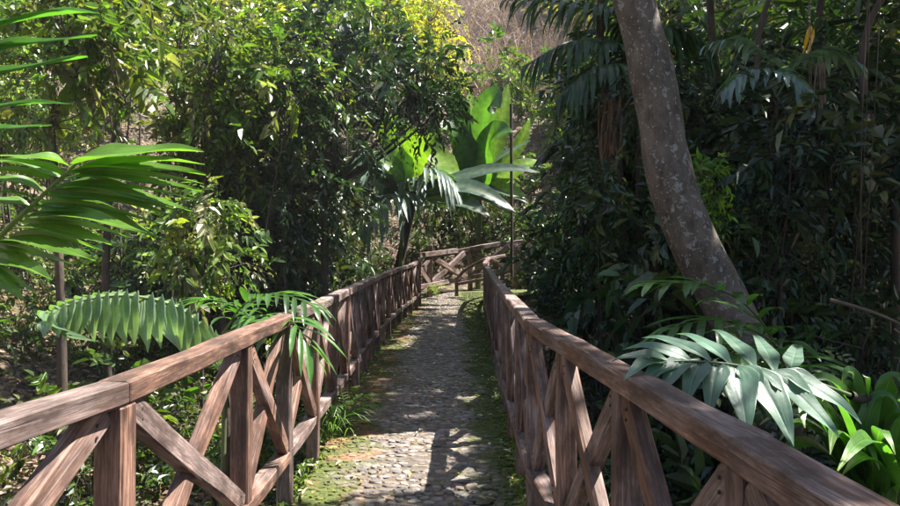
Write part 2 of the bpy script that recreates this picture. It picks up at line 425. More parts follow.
tag(mb.build('path_cobbles', M_stone), kind='structure')

# ------------------------------------------------------------------ the air in the valley
hm, nt, N = newmat('haze_air'); pv = N('ShaderNodeVolumePrincipled'); pv.inputs['Density'].default_value = .0008
pv.inputs['Color'].default_value = (.95, .96, 1, 1); pv.inputs['Anisotropy'].default_value = .3
o_ = N('ShaderNodeOutputMaterial'); nt.links.new(pv.outputs[0], o_.inputs['Volume'])
mb = MB(); a_, b_, c0_, c1_, z0_, z1_ = -95, 97, -16, 134, -4.5, 130
mb.add([(a_, c0_, z0_), (b_, c0_, z0_), (b_, c1_, z0_), (a_, c1_, z0_), (a_, c0_, z1_), (b_, c0_, z1_), (b_, c1_, z1_), (a_, c1_, z1_)],
       [(0, 3, 2, 1), (4, 5, 6, 7), (0, 1, 5, 4), (1, 2, 6, 5), (2, 3, 7, 6), (3, 0, 4, 7)])
tag(mb.build('haze', hm), kind='stuff')

# ------------------------------------------------------------------ timber railings
def beam(name, p0, p1, wy, wz, parent, grey=.5, up=(0, 0, 1), rng=None, sag=0):
    """squared timber from p0 to p1; wy across, wz along 'up'; mesh along local X so the grain follows it"""
    p0 = np.asarray(p0, float); p1 = np.asarray(p1, float); L = np.linalg.norm(p1-p0)
    t = unit(p1-p0); s = unit(np.cross(np.asarray(up, float), t)); u = np.cross(t, s)
    ns = max(2, int(L/.25)+1); mb = MB(); V = []; b = .006
    prof = np.array([(-1, -1, b, 0), (-1, -1, 0, b)])
    a, c = wy/2, wz/2
    ring0 = np.array([(-a+b, -c), (a-b, -c), (a, -c+b), (a, c-b), (a-b, c), (-a+b, c), (-a, c-b), (-a, -c+b)])
    for k in range(ns):
        r = ring0+(rng.randn(8, 2)*.0018 if rng is not None else 0)
        off = rng.randn(2)*.002 if rng is not None else 0
        V.append(np.concatenate([np.full((8, 1), L*k/(ns-1)), r+off], 1))
    e0 = V[0].copy(); e0[:, 1:] *= .93; e0[:, 0] -= .004; e1 = V[-1].copy(); e1[:, 1:] *= .93; e1[:, 0] += .004
    V = [e0]+V+[e1]; n = len(V); V = np.concatenate(V)
    i = np.arange(n-1)[:, None]*8; k = np.arange(8)[None]; k2 = (k+1) % 8
    Q = np.stack([i+k, i+k2, i+8+k2, i+8+k], -1).reshape(-1, 4).tolist()
    o8 = (n-1)*8
    Q += [(7, 6, 1, 0), (6, 5, 2, 1), (5, 4, 3, 2), (o8, o8+1, o8+6, o8+7), (o8+1, o8+2, o8+5, o8+6), (o8+2, o8+3, o8+4, o8+5)]
    mb.add(V, Q, None, (grey, grey, grey))
    o = bpy.data.objects.new(name, mb.mesh(name, M_wood)); COL.objects.link(o)
    m = Matrix(((t[0], s[0], u[0], p0[0]), (t[1], s[1], u[1], p0[1]), (t[2], s[2], u[2], p0[2]), (0, 0, 0, 1)))
    if parent is not None:
        o.parent = parent; m = Matrix.Translation(-parent.location)@m
    o.matrix_local = m if parent is not None else m
    if parent is None: o.matrix_world = m
    return o

def railing(label, xf, posts, joints, side, seed, greys, tall=1.03, zf=deck_z, group=None, foot=.45, extra=()):
    """xf(y) plan line; posts = y of each post; joints = y where handrail lengths meet"""
    rng = RS(seed); T = (.06, .085)
    root = empty('wooden_railing', (xf(posts[0]), posts[0], float(zf(posts[0]))), label, 'railing')
    pt = lambda y, h, o=0: np.array([xf(y)+o, y, float(zf(y))+h])
    for a, b, g in zip(joints[:-1], joints[1:], greys):
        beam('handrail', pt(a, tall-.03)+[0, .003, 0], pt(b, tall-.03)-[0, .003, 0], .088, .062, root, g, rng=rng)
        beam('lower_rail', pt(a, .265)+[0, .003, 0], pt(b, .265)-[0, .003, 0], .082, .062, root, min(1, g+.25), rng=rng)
    for k, y in enumerate(posts):
        g = rng.rand()*.8; p = pt(y, 0)
        bot = max(float(terrain(p[0], y)), -1.4)-.1
        if k % 2 == 1: bot = p[2]-.03
        # posts stand outside the rails' line by a hair so faces never share a plane
        beam('post', [p[0]+.003, y, bot], [p[0]+.003, y, p[2]+tall-.064], .078, .076, root, g, up=(0, 1, 0), rng=rng)
    for k, (a, b) in enumerate(zip(posts[:-1], posts[1:])):
        lo, hi = .31, tall-.075
        for q, (h0, h1) in enumerate(((hi, lo), (lo, hi))):
            o = -.006 if q else .007
            # ends stop at the post faces
            A = pt(a+.045, h0, o); B = pt(b-.045, h1, o)
            if a < 6:
                for E, dy_ in ((A, .05), (B, -.05)):
                    f = abs(dy_)/(b-a-.09); cpos = E+((B-A) if dy_ > 0 else (A-B))*f; inn = -1 if side > 0 else 1
                    for dz_ in (-.014, .016):
                        nm = MB(); cc_ = cpos+np.array([inn*(.0265-.002*q), 0, dz_]); tube(nm, [cc_, cc_+[inn*.003, 0, 0], cc_+[inn*.0035, 0, 0]], [.0045, .0045, .0008], 7, (.03, .02, .015)); nm.build('nail', M_bark, root)
            beam('brace', A, B, .052-.004*q, .078, root, .25+.75*rng.rand(), up=(0, 0, 1) if abs(h1-h0) < 3*(b-a) else (0, 1, 0), rng=rng)
    return root

LY = [-1, 1.8, 2.9, 4.5, 6, 8, 10, 12, 13.5, 15.2]; LX = [-1.31, -.89, -.90, -.905, -.935, -.985, -1.0, -.95, -.86, -.70]
xl = lambda y: float(np.interp(y, LY, LX))
postsL = [-.25, .70, 1.80, 2.92, 3.70, 4.48, 5.28, 6.05, 6.85, 7.62, 8.42, 9.2, 10.0, 10.78, 11.6, 12.4, 13.2, 14.0, 14.8, 15.5]
railing('long cross-braced timber railing along the left of the walkway, sunlit at its near end', xl, postsL,
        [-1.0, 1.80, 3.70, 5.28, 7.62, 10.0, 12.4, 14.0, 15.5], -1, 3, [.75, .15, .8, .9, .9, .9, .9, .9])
RY = [-1, 1.26, 2.04, 2.76, 3.35, 5, 7.6, 10, 13, 15, 16.2, 17.0]; RX = [.66, .565, .53, .475, .42, .455, .53, .62, .70, .76, .93, 1.4]
xr_ = lambda y: float(np.interp(y, RY, RX))
postsR = [-.3, .52, 1.27, 2.04, 2.78, 3.42, 4.15, 4.95, 5.75, 6.55, 7.35, 8.15, 8.95, 9.75, 10.55, 11.35, 12.15, 12.95, 13.75, 14.55, 15.35, 16.1]
railing('cross-braced timber railing along the right of the walkway, curving away at its far end', xr_, postsR,
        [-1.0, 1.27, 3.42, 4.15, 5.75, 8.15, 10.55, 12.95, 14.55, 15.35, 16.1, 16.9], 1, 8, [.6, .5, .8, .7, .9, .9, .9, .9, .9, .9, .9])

# the fence across the end of the walkway
rng = RS(21)
A = P(416, 259, 17.6); A[2] -= .0
root = empty('wooden_fence', (A[0], A[1], .3), 'pale sunlit timber fence with crossed braces across the far end of the walkway', 'fence')
def fp(px, h, d): x = (px-CX)/F*d; b = P(px, 291-min(px-416, 90)*.19-max(px-506, 0)*.08, d)[2]; return np.array([x, d, b+h])
segs = [(416, 16.0), (456, 17.8), (500, 18.5), (522, 18.8)]
for (a, da), (b, db) in zip(segs[:-1], segs[1:]):
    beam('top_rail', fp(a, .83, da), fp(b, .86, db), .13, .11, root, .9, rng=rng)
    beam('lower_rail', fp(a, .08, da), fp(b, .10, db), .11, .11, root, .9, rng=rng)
    m = (a+b)/2; dm = (da+db)/2
    beam('post', fp(a+14, -.4, da+(db-da)*.35+.05), fp(a+14, 1.05 if a == 416 else .79, da+(db-da)*.35+.05), .13, .11, root, .7, up=(0, 1, 0), rng=rng)
    beam('brace', fp(a+16, .76, da+(db-da)*.42), fp(b+8, .14, db), .08, .13, root, .7, rng=rng)
    beam('brace', fp(a+16, .14, da+(db-da)*.42+.012), fp(b+8, .76, db+.012), .074, .13, root, .9, rng=rng)
beam('brace', fp(412, .76, 15.8), fp(429, .14, 16.55), .074, .13, root, .6, rng=rng)
beam('brace', fp(412, .14, 15.82), fp(429, .76, 16.57), .08, .13, root, .8, rng=rng)
# short step rail whose end bends down
root = empty('step_rail', P(457, 292, 16.6), 'short dark rail bending down to its foot beyond the far end of the right railing', 'railing')
c = [P(486, 259, 16.3), P(474, 265, 16.5), P(463, 272, 16.6), P(457, 279, 16.6)]
for a, b in zip(c[:-1], c[1:]): beam('handrail', a, b, .08, .075, root, .6, rng=rng)
beam('post', P(456.5, 296, 16.6), P(456.5, 277, 16.6), .085, .085, root, .5, up=(0, 1, 0), rng=rng)
beam('lower_rail', P(457, 284, 16.65), P(486, 279, 16.5), .07, .07, root, .7, rng=rng)

# ------------------------------------------------------------------ foliage templates
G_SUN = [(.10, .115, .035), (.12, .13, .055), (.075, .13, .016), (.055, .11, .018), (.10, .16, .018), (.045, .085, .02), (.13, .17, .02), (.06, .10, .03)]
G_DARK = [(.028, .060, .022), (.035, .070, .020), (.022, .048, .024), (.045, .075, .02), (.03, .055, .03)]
G_YEL = [(.20, .21, .02), (.15, .19, .02), (.26, .24, .03), (.10, .15, .02)]
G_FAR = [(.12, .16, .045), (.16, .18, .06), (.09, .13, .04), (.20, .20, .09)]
G_DRY = [(.24, .16, .12), (.30, .21, .16), (.18, .12, .09), (.35, .27, .22)]

def blob(seed, R=(.8, .8, .7), nl=900, L=.09, asp=.45, pal=G_SUN, csz=.16, per=12, twig=.3, droop=.35, hollow=.45):
    """one mass of foliage: leaf clusters through a ragged volume and thin twigs"""
    rng = RS(seed); mb = MB(); tw = MB(); M = max(1, nl//per)
    d = unit(rng.randn(M, 3)); r = rng.rand(M)**hollow
    w_ = np.array([1+.55*noise.noise(Vector(v*1.5+seed*3.1))+.45*noise.noise(Vector(v*3.6+seed)) for v in d])
    c = d*(r*w_)[:, None]*np.array(R)
    # every cluster is a drooping spray: leaves set left and right along a twig
    idx = np.repeat(np.arange(M), per); N = len(idx); k = np.tile(np.arange(per), M)
    ax = unit(unit(c/np.array(R)+1e-3)*.8+rng.randn(M, 3)*.55+np.array([0, 0, -droop*.6])); sp = unit(np.cross(ax, unit(np.array([0, 0, 1.])+rng.randn(M, 3)*.5))); up_ = np.cross(sp, ax)
    tl = L*per*.30*(1+.3*rng.randn(M)).clip(.5, 1.6)
    t_ = (k+.5)/per; sg = np.where(k % 2 == 0, 1., -1.)
    pos = c[idx]+ax[idx]*(t_*tl[idx])[:, None]-np.array([0, 0, 1.])*(t_**2*tl[idx]*.35)[:, None]+rng.randn(N, 3)*csz*.10
    dr_ = unit(ax[idx]*.65+sp[idx]*(sg*.9*(1-.5*t_))[:, None]+rng.randn(N, 3)*.28+np.array([0, 0, -droop]))
    nrm = unit(up_[idx]*np.where(up_[idx][:, 2:3] < 0, -1, 1)+rng.randn(N, 3)*.3)
    cl = leafcols(rng, M, pal, .15)[idx]*(1+.22*rng.randn(N, 1)).clip(.5, 1.7)
    Lc = (1+.38*rng.randn(M)).clip(.45, 2.0)[idx]
    leaves(mb, pos, dr_, nrm, Lc*L*(1+.25*rng.randn(N)).clip(.5, 1.7), Lc*L*asp*(1+.2*rng.randn(N)).clip(.6, 1.5), cl)
    for q in range(M):
        e2 = c[q]+ax[q]*tl[q]*.95-np.array([0, 0, tl[q]*.3])
        tube(tw, [c[q]-ax[q]*.04, c[q]+ax[q]*tl[q]*.5-np.array([0, 0, tl[q]*.08]), e2], [.004, .003, .0015], 3, (.09, .08, .05))
    root = np.array([0, 0, -R[2]*.9])
    for k in range(int(M*twig)):
        e = c[rng.randint(M)]; m_ = (root+e)*.5+rng.randn(3)*.12*R[0]
        tube(tw, bez(root+rng.randn(3)*.06, m_, e*1.02, np.linspace(0, 1, 6)), np.linspace(.011, .003, 6)*R[0]*1.2, 3, (.10, .075, .055))
    return mb, tw

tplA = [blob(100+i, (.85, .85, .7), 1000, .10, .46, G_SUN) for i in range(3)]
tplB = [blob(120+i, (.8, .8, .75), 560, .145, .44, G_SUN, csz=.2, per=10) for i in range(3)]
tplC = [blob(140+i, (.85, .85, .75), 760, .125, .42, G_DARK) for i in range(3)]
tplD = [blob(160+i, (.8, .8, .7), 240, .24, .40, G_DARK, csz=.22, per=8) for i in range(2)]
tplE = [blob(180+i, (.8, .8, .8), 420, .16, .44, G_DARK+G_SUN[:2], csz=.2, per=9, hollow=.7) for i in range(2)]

def place(mb, tw, tpl, pos, sc, rng, tint=None, sq=1.0):
    a = rng.rand()*6.28; c, s = math.cos(a), math.sin(a)
    M = np.array([[c, -s, 0], [s, c, 0], [0, 0, sq]])*sc
    mb.merge(tpl[0], M, pos, tint)
    tw.merge(tpl[1], M, pos)
    return M

def stem(tw, top, rng, r=.02, col=(.09, .07, .05)):
    gx = top[0]+rng.randn()*.3; gy = top[1]+rng.randn()*.3
    g = np.array([gx, gy, float(terrain(gx, gy))-.1])
    if top[2]-g[2] > .3:
        m_ = (g+top)/2+rng.randn(3)*.12
        tube(tw, bez(g, m_, top, np.linspace(0, 1, 7)), np.linspace(r, r*.5, 7), 5, col)

def hand(o, twm, par=None): pass

# scattered shrub copies that can be told apart only by place: real objects, shared meshes
def proto_shrub(name, tpl, leafmat, label, cat, group, pos, sc, rz):
    r = empty(name, pos, label, cat, group); r.rotation_euler = (0, 0, rz); r.scale = (sc,)*3
    f = bpy.data.objects.new('foliage', tpl[0].mesh('foliage', leafmat)); COL.objects.link(f); f.parent = r
    s = bpy.data.objects.new('stem', tpl[1].mesh('stem', M_bark)); COL.objects.link(s); s.parent = r
    return r
def copy_tree(o, loc, rz, sc, label=None):
    c = o.copy(); COL.objects.link(c); c.location = loc; c.rotation_euler = (0, 0, rz); c.scale = (sc,)*3
    if label: c['label'] = label
    for ch in o.children:
        d = ch.copy(); COL.objects.link(d); d.parent = c
    return c

def fits(p, r):
    return (abs(p[0]+.15) > 1.2+r*.95) or p[1] > 18.6 or p[2] > 3.0

def shrubs(name, tpls, mat, label, group, samp, n, seed):
    rng = RS(seed); protos = []; k = 0; tries = 0
    while k < n and tries < 4000:
        tries += 1
        p, sc = samp(rng)
        g = float(terrain(p[0], p[1]))
        p[2] = g+.5*sc
        if not fits(p, sc*.85): continue
        rz = rng.rand()*6.28; j = rng.randint(len(tpls))
        pr = [q for q in protos if q[0] == j]
        if not pr: protos.append((j, proto_shrub(name, tpls[j], mat, label, 'shrub', group, p, sc, rz)))
        else: copy_tree(pr[0][1], p, rz, sc)
        k += 1
def sampL(rng):
    d = 5.2+8*rng.rand(); px = -40+410*rng.rand(); q = P(px, 300, d); return q, .55+.35*rng.rand()
def sampR(rng):
    d = 3.6+8.5*rng.rand(); px = 560+400*rng.rand() if d < 7 else 520+440*rng.rand(); return P(px, 300, d), .6+.4*rng.rand()
shrubs('shrub', tplA+tplB, M_leaf, 'low leafy green shrub in the dappled undergrowth left of the walkway', 'undergrowth shrubs left of the walkway', sampL, 18, 31)
shrubs('shrub', tplC+tplD, M_gloss, 'low dark glossy-leaved shrub in the deep shade right of the walkway', 'shaded undergrowth shrubs right of the walkway', sampR, 36, 32)

# masses of foliage nobody could count
def mass(name, tpls, mat, regions, seed, smat=M_bark):
    rng = RS(seed); mb = MB(); tw = MB()
    for (n, px0, px1, py0, py1, d0, d1, s0, s1, tint) in regions:
        for _ in range(n):
            d = d0+(d1-d0)*rng.rand(); p = P(px0+(px1-px0)*rng.rand(), py0+(py1-py0)*rng.rand(), d)
            sc = s0+(s1-s0)*rng.rand(); g = float(terrain(p[0], p[1]))
            p[2] = max(p[2], g+.4*sc)
            if not fits(p, sc): continue
            qx = CX+p[0]/p[1]*F; qy = HY-(p[2]-EYE)/p[1]*F
            if name == 'sunlit_thicket' and any(math.hypot(qx-a, qy-b) < r+sc*.5*F/p[1] for a, b, r in GAPS): continue
            k = (p[2]-.5)/SUN[2]; sx_, sy_ = p[0]-k*SUN[0], p[1]-k*SUN[1]
            if abs(sx_+.2) < 1.1+.7*sc and 15.8-.7*sc < sy_ < 18.2+.7*sc: continue
            if abs(sx_+1) < .5+.8*sc and -1 < sy_ < 5.5+.8*sc: continue
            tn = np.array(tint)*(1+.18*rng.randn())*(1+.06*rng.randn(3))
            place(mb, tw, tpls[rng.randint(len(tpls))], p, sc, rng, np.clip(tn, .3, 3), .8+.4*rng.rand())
            if rng.rand() < (.3 if name == 'shaded_thicket' else .5): stem(tw, p-np.array([0, 0, .5*sc]), rng, .012+.02*rng.rand())
    o = tag(mb.build(name, mat), kind='stuff')
    tw.build('stems', smat, o)
    return o

GAPS = [(78, 72, 22), (155, 125, 34), (150, 175, 24), (60, 190, 30), (250, 30, 14), (60, 330, 60), (20, 300, 50)]
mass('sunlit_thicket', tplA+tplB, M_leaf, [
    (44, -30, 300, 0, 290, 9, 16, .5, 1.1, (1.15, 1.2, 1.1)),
    (52, -60, 330, -20, 150, 12, 24, .7, 1.3, (1.7, 1.55, 1.1)),  # this row and the next: distance haze put into lighter, yellower tints
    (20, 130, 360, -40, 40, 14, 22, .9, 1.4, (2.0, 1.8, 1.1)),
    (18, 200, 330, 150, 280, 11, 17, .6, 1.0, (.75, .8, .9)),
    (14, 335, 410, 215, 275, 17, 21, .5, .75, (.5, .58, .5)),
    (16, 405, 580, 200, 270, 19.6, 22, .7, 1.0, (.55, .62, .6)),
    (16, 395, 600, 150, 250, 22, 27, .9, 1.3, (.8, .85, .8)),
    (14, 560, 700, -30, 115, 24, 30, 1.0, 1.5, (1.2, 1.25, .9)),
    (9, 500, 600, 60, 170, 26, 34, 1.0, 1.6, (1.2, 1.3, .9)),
], 51)
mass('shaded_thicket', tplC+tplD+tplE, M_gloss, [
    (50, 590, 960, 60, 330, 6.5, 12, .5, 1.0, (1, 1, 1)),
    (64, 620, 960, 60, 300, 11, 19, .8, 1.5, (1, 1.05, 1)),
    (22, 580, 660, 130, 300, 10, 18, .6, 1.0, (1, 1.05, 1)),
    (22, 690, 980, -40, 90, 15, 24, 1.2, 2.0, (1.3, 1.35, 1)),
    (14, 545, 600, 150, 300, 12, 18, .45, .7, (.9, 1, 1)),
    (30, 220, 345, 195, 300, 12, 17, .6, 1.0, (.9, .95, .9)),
    (26, 195, 330, 210, 300, 9.5, 12, .5, .85, (.8, .85, .8)),  # shade beneath the broadleaf tree put into dark leaves and tint
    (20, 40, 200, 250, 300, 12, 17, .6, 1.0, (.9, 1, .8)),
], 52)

# the wooded hillside beyond
tplF = [blob(200+i, (2.2, 2.2, 1.9), 1500, .20, .5, G_FAR+G_YEL[:2], csz=.4, twig=.15) for i in range(3)]
rng = RS(61); mb = MB(); tw = MB()
for _ in range(210):
    y = 27+60*rng.rand()**1.2; px = -150+1200*rng.rand(); x = (px-CX)/F*y
    if 395 < px < 600 and y < 66 and rng.rand() < .9: continue
    if px > 560 and y > 50: continue
    g = float(terrain(x, y)); sc = (.7+.7*rng.rand())*(1+.012*y)
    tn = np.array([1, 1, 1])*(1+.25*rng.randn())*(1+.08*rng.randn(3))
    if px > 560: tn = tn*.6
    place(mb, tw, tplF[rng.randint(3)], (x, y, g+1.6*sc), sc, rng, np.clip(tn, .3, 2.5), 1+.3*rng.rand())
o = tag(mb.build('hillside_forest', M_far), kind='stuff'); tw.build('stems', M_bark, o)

# bare twiggy scrub on the slope in the gap
rng = RS(62); mb = MB()
for _ in range(420):
    y = 30+34*rng.rand(); px = 415+150*rng.rand(); x = (px-CX)/F*y
    if y < 34 and px < 440: continue
    b = np.array([x, y, float(terrain(x, y))]); h = 1.4+1.8*rng.rand()
    for k in range(9):
        d = unit(rng.randn(3)*[1, 1, .5]+[0, 0, .9]); e = b+d*h*(.6+.6*rng.rand())
        m_ = (b+e)/2+rng.randn(3)*.2
        c = np.array([.46, .36, .37])*(.7+.6*rng.rand())
        tube(mb, bez(b, m_, e, np.linspace(0, 1, 5)), np.linspace(.03, .012, 5), 3, c)
        q = bez(b, m_, e, [.6])[0]; tube(mb, [q, q+rng.randn(3)*.5], [.014, .008], 3, c)
o = tag(mb.build('bare_scrub', M_dry), kind='stuff')

# leaf litter on the left bank, and leaves blown onto the path
rng = RS(63); mb = MB(); N = 16000
y = 3+15*rng.rand(N); x = -1.2-(.9*y)*rng.rand(N)
z = terrain(x, y)+.05; nr = unit(np.array([0, 0, 1.])+rng.randn(N, 3)*.4)
leaves(mb, np.stack([x, y, z], -1), rng.randn(N, 3)*[1, 1, .2], nr, .10*(1+.3*rng.randn(N)).clip(.4, 1.6), .05, leafcols(rng, N, G_DRY), .1, .2)
tag(mb.build('leaf_litter', M_dry), kind='stuff')
mb = MB(); N = 750
y = 3.2+14.2*rng.rand(N)**1.1; u = rng.rand(N); u = np.where(rng.rand(N) < .5, u**2*.5, 1-u**2*.5); x = dl(y)+(dr(y)-dl(y))*u
z = deck_z(y)+.028
leaves(mb, np.stack([x, y, z], -1), rng.randn(N, 3)*[1, 1, .1], unit(np.array([0, 0, 1.])+rng.randn(N, 3)*.2), .045*(1+.35*rng.randn(N)).clip(.3, 1.7), .022, leafcols(rng, N, [(.38, .33, .24), (.28, .20, .10), (.2, .22, .05), (.45, .42, .34)]), .1, .1)
tag(mb.build('fallen_leaves', M_dry), kind='stuff')
# moss cushions and small herbs along both edges of the deck
mb = MB(); N = 4200
y = 2.8+13.5*rng.rand(N)**1.3; left = rng.rand(N) < .6
x = np.where(left, dl(y)+np.abs(rng.randn(N))*.045-.07, dr(y)-np.abs(rng.randn(N))*.05+.03)
z = deck_z(y)+.005+.015*rng.rand(N)
leaves(mb, np.stack([x, y, z], -1), unit(rng.randn(N, 3)+[0, 0, .3]), unit(np.array([0, 0, 1.])+rng.randn(N, 3)*.5), .032*(1+.3*rng.randn(N)).clip(.4, 1.6), .018, leafcols(rng, N, [(.09, .15, .015), (.06, .11, .02), (.12, .16, .02)]), .1, .1)
tag(mb.build('edge_herbs', M_leaf), kind='stuff')
# ground cover beneath the left railing and on the right bank
mb = MB()
for side in (0, 1):
    N = 650 if side == 0 else 1500
    y = 1.8+9*rng.rand(N)**1.1; x = (-1.05-2.4*rng.rand(N)) if side == 0 else (.85+2.6*rng.rand(N))
    z = terrain(x, y)+.05+.25*rng.rand(N)
    for _ in range(5):
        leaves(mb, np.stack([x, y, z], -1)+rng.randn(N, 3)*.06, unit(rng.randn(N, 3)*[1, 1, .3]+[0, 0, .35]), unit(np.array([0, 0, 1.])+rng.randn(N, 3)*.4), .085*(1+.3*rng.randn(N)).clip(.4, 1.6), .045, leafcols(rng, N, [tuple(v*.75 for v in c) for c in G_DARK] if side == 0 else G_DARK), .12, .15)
tag(mb.build('ground_cover', M_leaf), kind='stuff')

# ------------------------------------------------------------------ trees
def sunwin(xs, ys):
    s = ((xs < -.62) & (ys > .2) & (ys < 5.45)) | ((xs < .42) & (ys > 3.95) & (ys < 5.35)) | (xs < -1.7)
    s |= ((xs > -1.4) & (xs < 1.2) & (ys > 15.4) & (ys < 19))
    s |= ((xs > .62) & (xs < 1.5) & (ys > 1.35) & (ys < 2.3))
    s |= ((xs-.5)**2*6+(ys-2.1)**2 < .05) | ((xs-.46)**2*4+(ys-3.3)**2 < .05) | ((xs+.95)**2*4+(ys-6.2)**2 < .10) | ((xs+1.0)**2*4+(ys-9)**2 < .05)
    return s
def crown(mb, tw, c, R, nl, L, seed, pal=G_DARK, base=None, tint=(1, 1, 1)):
    rng = RS(seed); per = 10; M = nl//per; c = np.asarray(c, float)
    d = unit(rng.randn(M, 3)); r = rng.rand(M)**.42
    w_ = np.array([1+.3*noise.noise(Vector(v*1.6+seed*2.1))+.2*noise.noise(Vector(v*4+seed)) for v in d])
    cc = c+d*(r*w_)[:, None]*np.array(R); idx = np.repeat(np.arange(M), per)
    pos = cc[idx]+rng.randn(len(idx), 3)*.26
    k = (pos[:, 2]-.5)/SUN[2]; xs = pos[:, 0]-k*SUN[0]; ys = pos[:, 1]-k*SUN[1]
    wob = .10*np.sin(ys*7+xs*3)
    keep = ~sunwin(xs+wob, ys+wob)  # crown shaped for the light: leaves dropped wherever sun should fall
    thin = np.array([noise.noise(Vector((a*1.3, b*1.3, 5.))) for a, b in zip(xs, ys)]); keep &= (thin < .44)
    pos = pos[keep]; N = len(pos)
    leaves(mb, pos, unit(rng.randn(N, 3)+[0, 0, -.3]), unit(np.array([0, 0, 1.])+rng.randn(N, 3)*.4), L*(1+.25*rng.randn(N)).clip(.5, 1.5), L*.5, leafcols(rng, N, pal)*np.array(tint))
    if base is not None:
        for _ in range(30):
            e = cc[rng.randint(M)]; m_ = (np.asarray(base)+e)/2+rng.randn(3)*.5
            q = bez(base, m_, e, np.linspace(.1, 1, 30)); k = (q[:, 2]-.5)/SUN[2]
            if sunwin(q[:, 0]-k*SUN[0], q[:, 1]-k*SUN[1]).any(): continue
            tube(tw, bez(base, m_, e, np.linspace(0, 1, 8)), np.linspace(.09, .02, 8), 5, (.08, .06, .045))

# the leaning trunk right of the walkway
c = [(835, 560, 31), (803, 480, 29), (776, 415, 28), (758, 372, 27), (742, 336, 26.5), (721, 295, 26), (697, 248, 26), (678, 204, 25.5), (665, 155, 25), (658, 105, 24.5), (648, 55, 23.5), (634, 0, 22), (617, -60, 21), (592, -140, 20)]
d0 = 6.0
pts = np.array([P(a, b, d0) for a, b, _ in c]); pts[0][2] = min(pts[0][2], float(terrain(pts[0][0], 6))-.1)
top = pts[-1]; pts = np.vstack([pts, top+[-.1, .1, 1.6], top+[.1, .2, 3.2]])
rad = [r*.89*d0/F for _, _, r in c]+[.14, .11]
R_ = spline(pts, 70); rr = np.interp(np.linspace(0, 1, 70), np.linspace(0, 1, len(rad)), rad)
root = empty('leaning_tree', (pts[1][0], 6, float(terrain(pts[1][0], 6))), 'big leaning tree with thick lichen-spotted trunk curving up behind the right railing', 'tree')
mb = MB(); tube(mb, R_, rr, 28, bump=.09, seed=3.3); mb.build('trunk', M_barkL, root, smooth=True)
mb = MB(); tw = MB()
crown(mb, tw, (4.6, 2.4, 8.9), (5.2, 6.8, 1.5), 22000, .20, 71, base=R_[-1])  # crown out of view, spread wide to shade the path and block sky
mb.build('crown', M_gloss, root); tw.build('limb', M_bark, root)

TREES = [  # px at eye level, depth, trunk radius, lean px, crown centre, crown R
    (612, 9.5, .07, -6, (6.0, 9.5, 9.4), (4.0, 3.6, 1.5), 'slim brown trunk with peeling dead leaves left of the leaning tree'),
    (775, 8.6, .04, 3, (9.5, 6.5, 9.6), (4.4, 4.5, 1.6), 'thin straight trunk under the bluish palm leaf right of the leaning tree'),
    (822, 10.5, .07, 4, (10.5, 12.0, 10.0), (4.4, 4.2, 1.8), 'shaded trunk hung with aerial roots at the right'),
    (735, 12.5, .08, -25, (6.6, 13.5, 10.0), (3.4, 3.4, 1.7), 'dark trunk leaning left deep in the shaded forest behind the leaning tree'),
    (893, 8.0, .05, 2, (13, 3.0, 10.0), (4.4, 5, 1.6), 'dark slim trunk at the right edge of the view'),
]
for k, (px, d, r, ln, cc, cr, lab) in enumerate(TREES):
    b = P(px, 250, d); b[2] = float(terrain(b[0], b[1]))-.1; rng = RS(80+k)
    root = empty('forest_tree', b, lab, 'tree')
    t = P(px+ln, -20, d); tp = [b, (b+t)/2+rng.randn(3)*.10*[1, 1, 0], t, (np.array(cc)+t)/2, np.array(cc)-[0, 0, .6]]
    R_ = spline(tp, 40); mb = MB(); tube(mb, R_, np.linspace(r, r*.55, 40), 12, bump=.12, seed=k); mb.build('trunk', M_bark, root, smooth=True)
    mb = MB(); tw = MB(); crown(mb, tw, cc, cr, 12500, .19, 90+k, base=R_[-1]); mb.build('crown', M_gloss, root); tw.build('limb', M_bark, root)  # crowns mostly out of view, set to cast shade below

# the dark round-leaved tree left of centre
def small_tree(name, label, cat, base, fork, blobs, tpls, mat, seed, r=.05, tint=(1, 1, 1), barkm=M_bark, group=None):
    rng = RS(seed); base = np.asarray(base, float)
    root = empty(name, base, label, cat, group)
    mb = MB(); tw = MB(); tr = MB(); fork = np.asarray(fork, float)
    tube(tr, bez(base-[0, 0, .1], (base+fork)/2+rng.randn(3)*.08, fork, np.linspace(0, 1, 14)), np.linspace(r, r*.7, 14), 10, bump=.1, seed=seed)
    for (px, py, d, sc) in blobs:
        p = P(px, py, d)
        place(mb, tw, tpls[rng.randint(len(tpls))], p, sc, rng, np.array(tint)*(1+.1*rng.randn()), .9+.3*rng.rand())
        e = p-[0, 0, .4*sc]; tube(tr, bez(fork, (fork+e)/2+rng.randn(3)*.1+[0, 0, -.1], e, np.linspace(0, 1, 9)), np.linspace(r*.55, r*.2, 9), 6)
    tr.build('trunk', barkm, root, smooth=True); mb.build('crown', mat, root); tw.build('twigs', M_bark, root)
    return root
b = P(322, 300, 10); b[2] = float(terrain(b[0], 10))
small_tree('broadleaf_tree', 'dense dark-leaved tree rising over the left railing near the centre', 'tree', b, P(325, 190, 10),
    [(275, 120, 10, 1.0), (330, 60, 10.4, 1.15), (385, 75, 10.2, 1.1), (420, 98, 10.0, .72), (334, 126, 9.6, .95), (300, 170, 9.7, .85), (245, 160, 10, .8),
     (340, 20, 10.8, .8), (290, 70, 10.6, .9), (322, 198, 10, .6), (425, 65, 10.6, .7), (435, 100, 10.4, .5), (260, 215, 9.8, .6)], tplC, M_gloss, 5, .07, (.95, 1.08, .85))
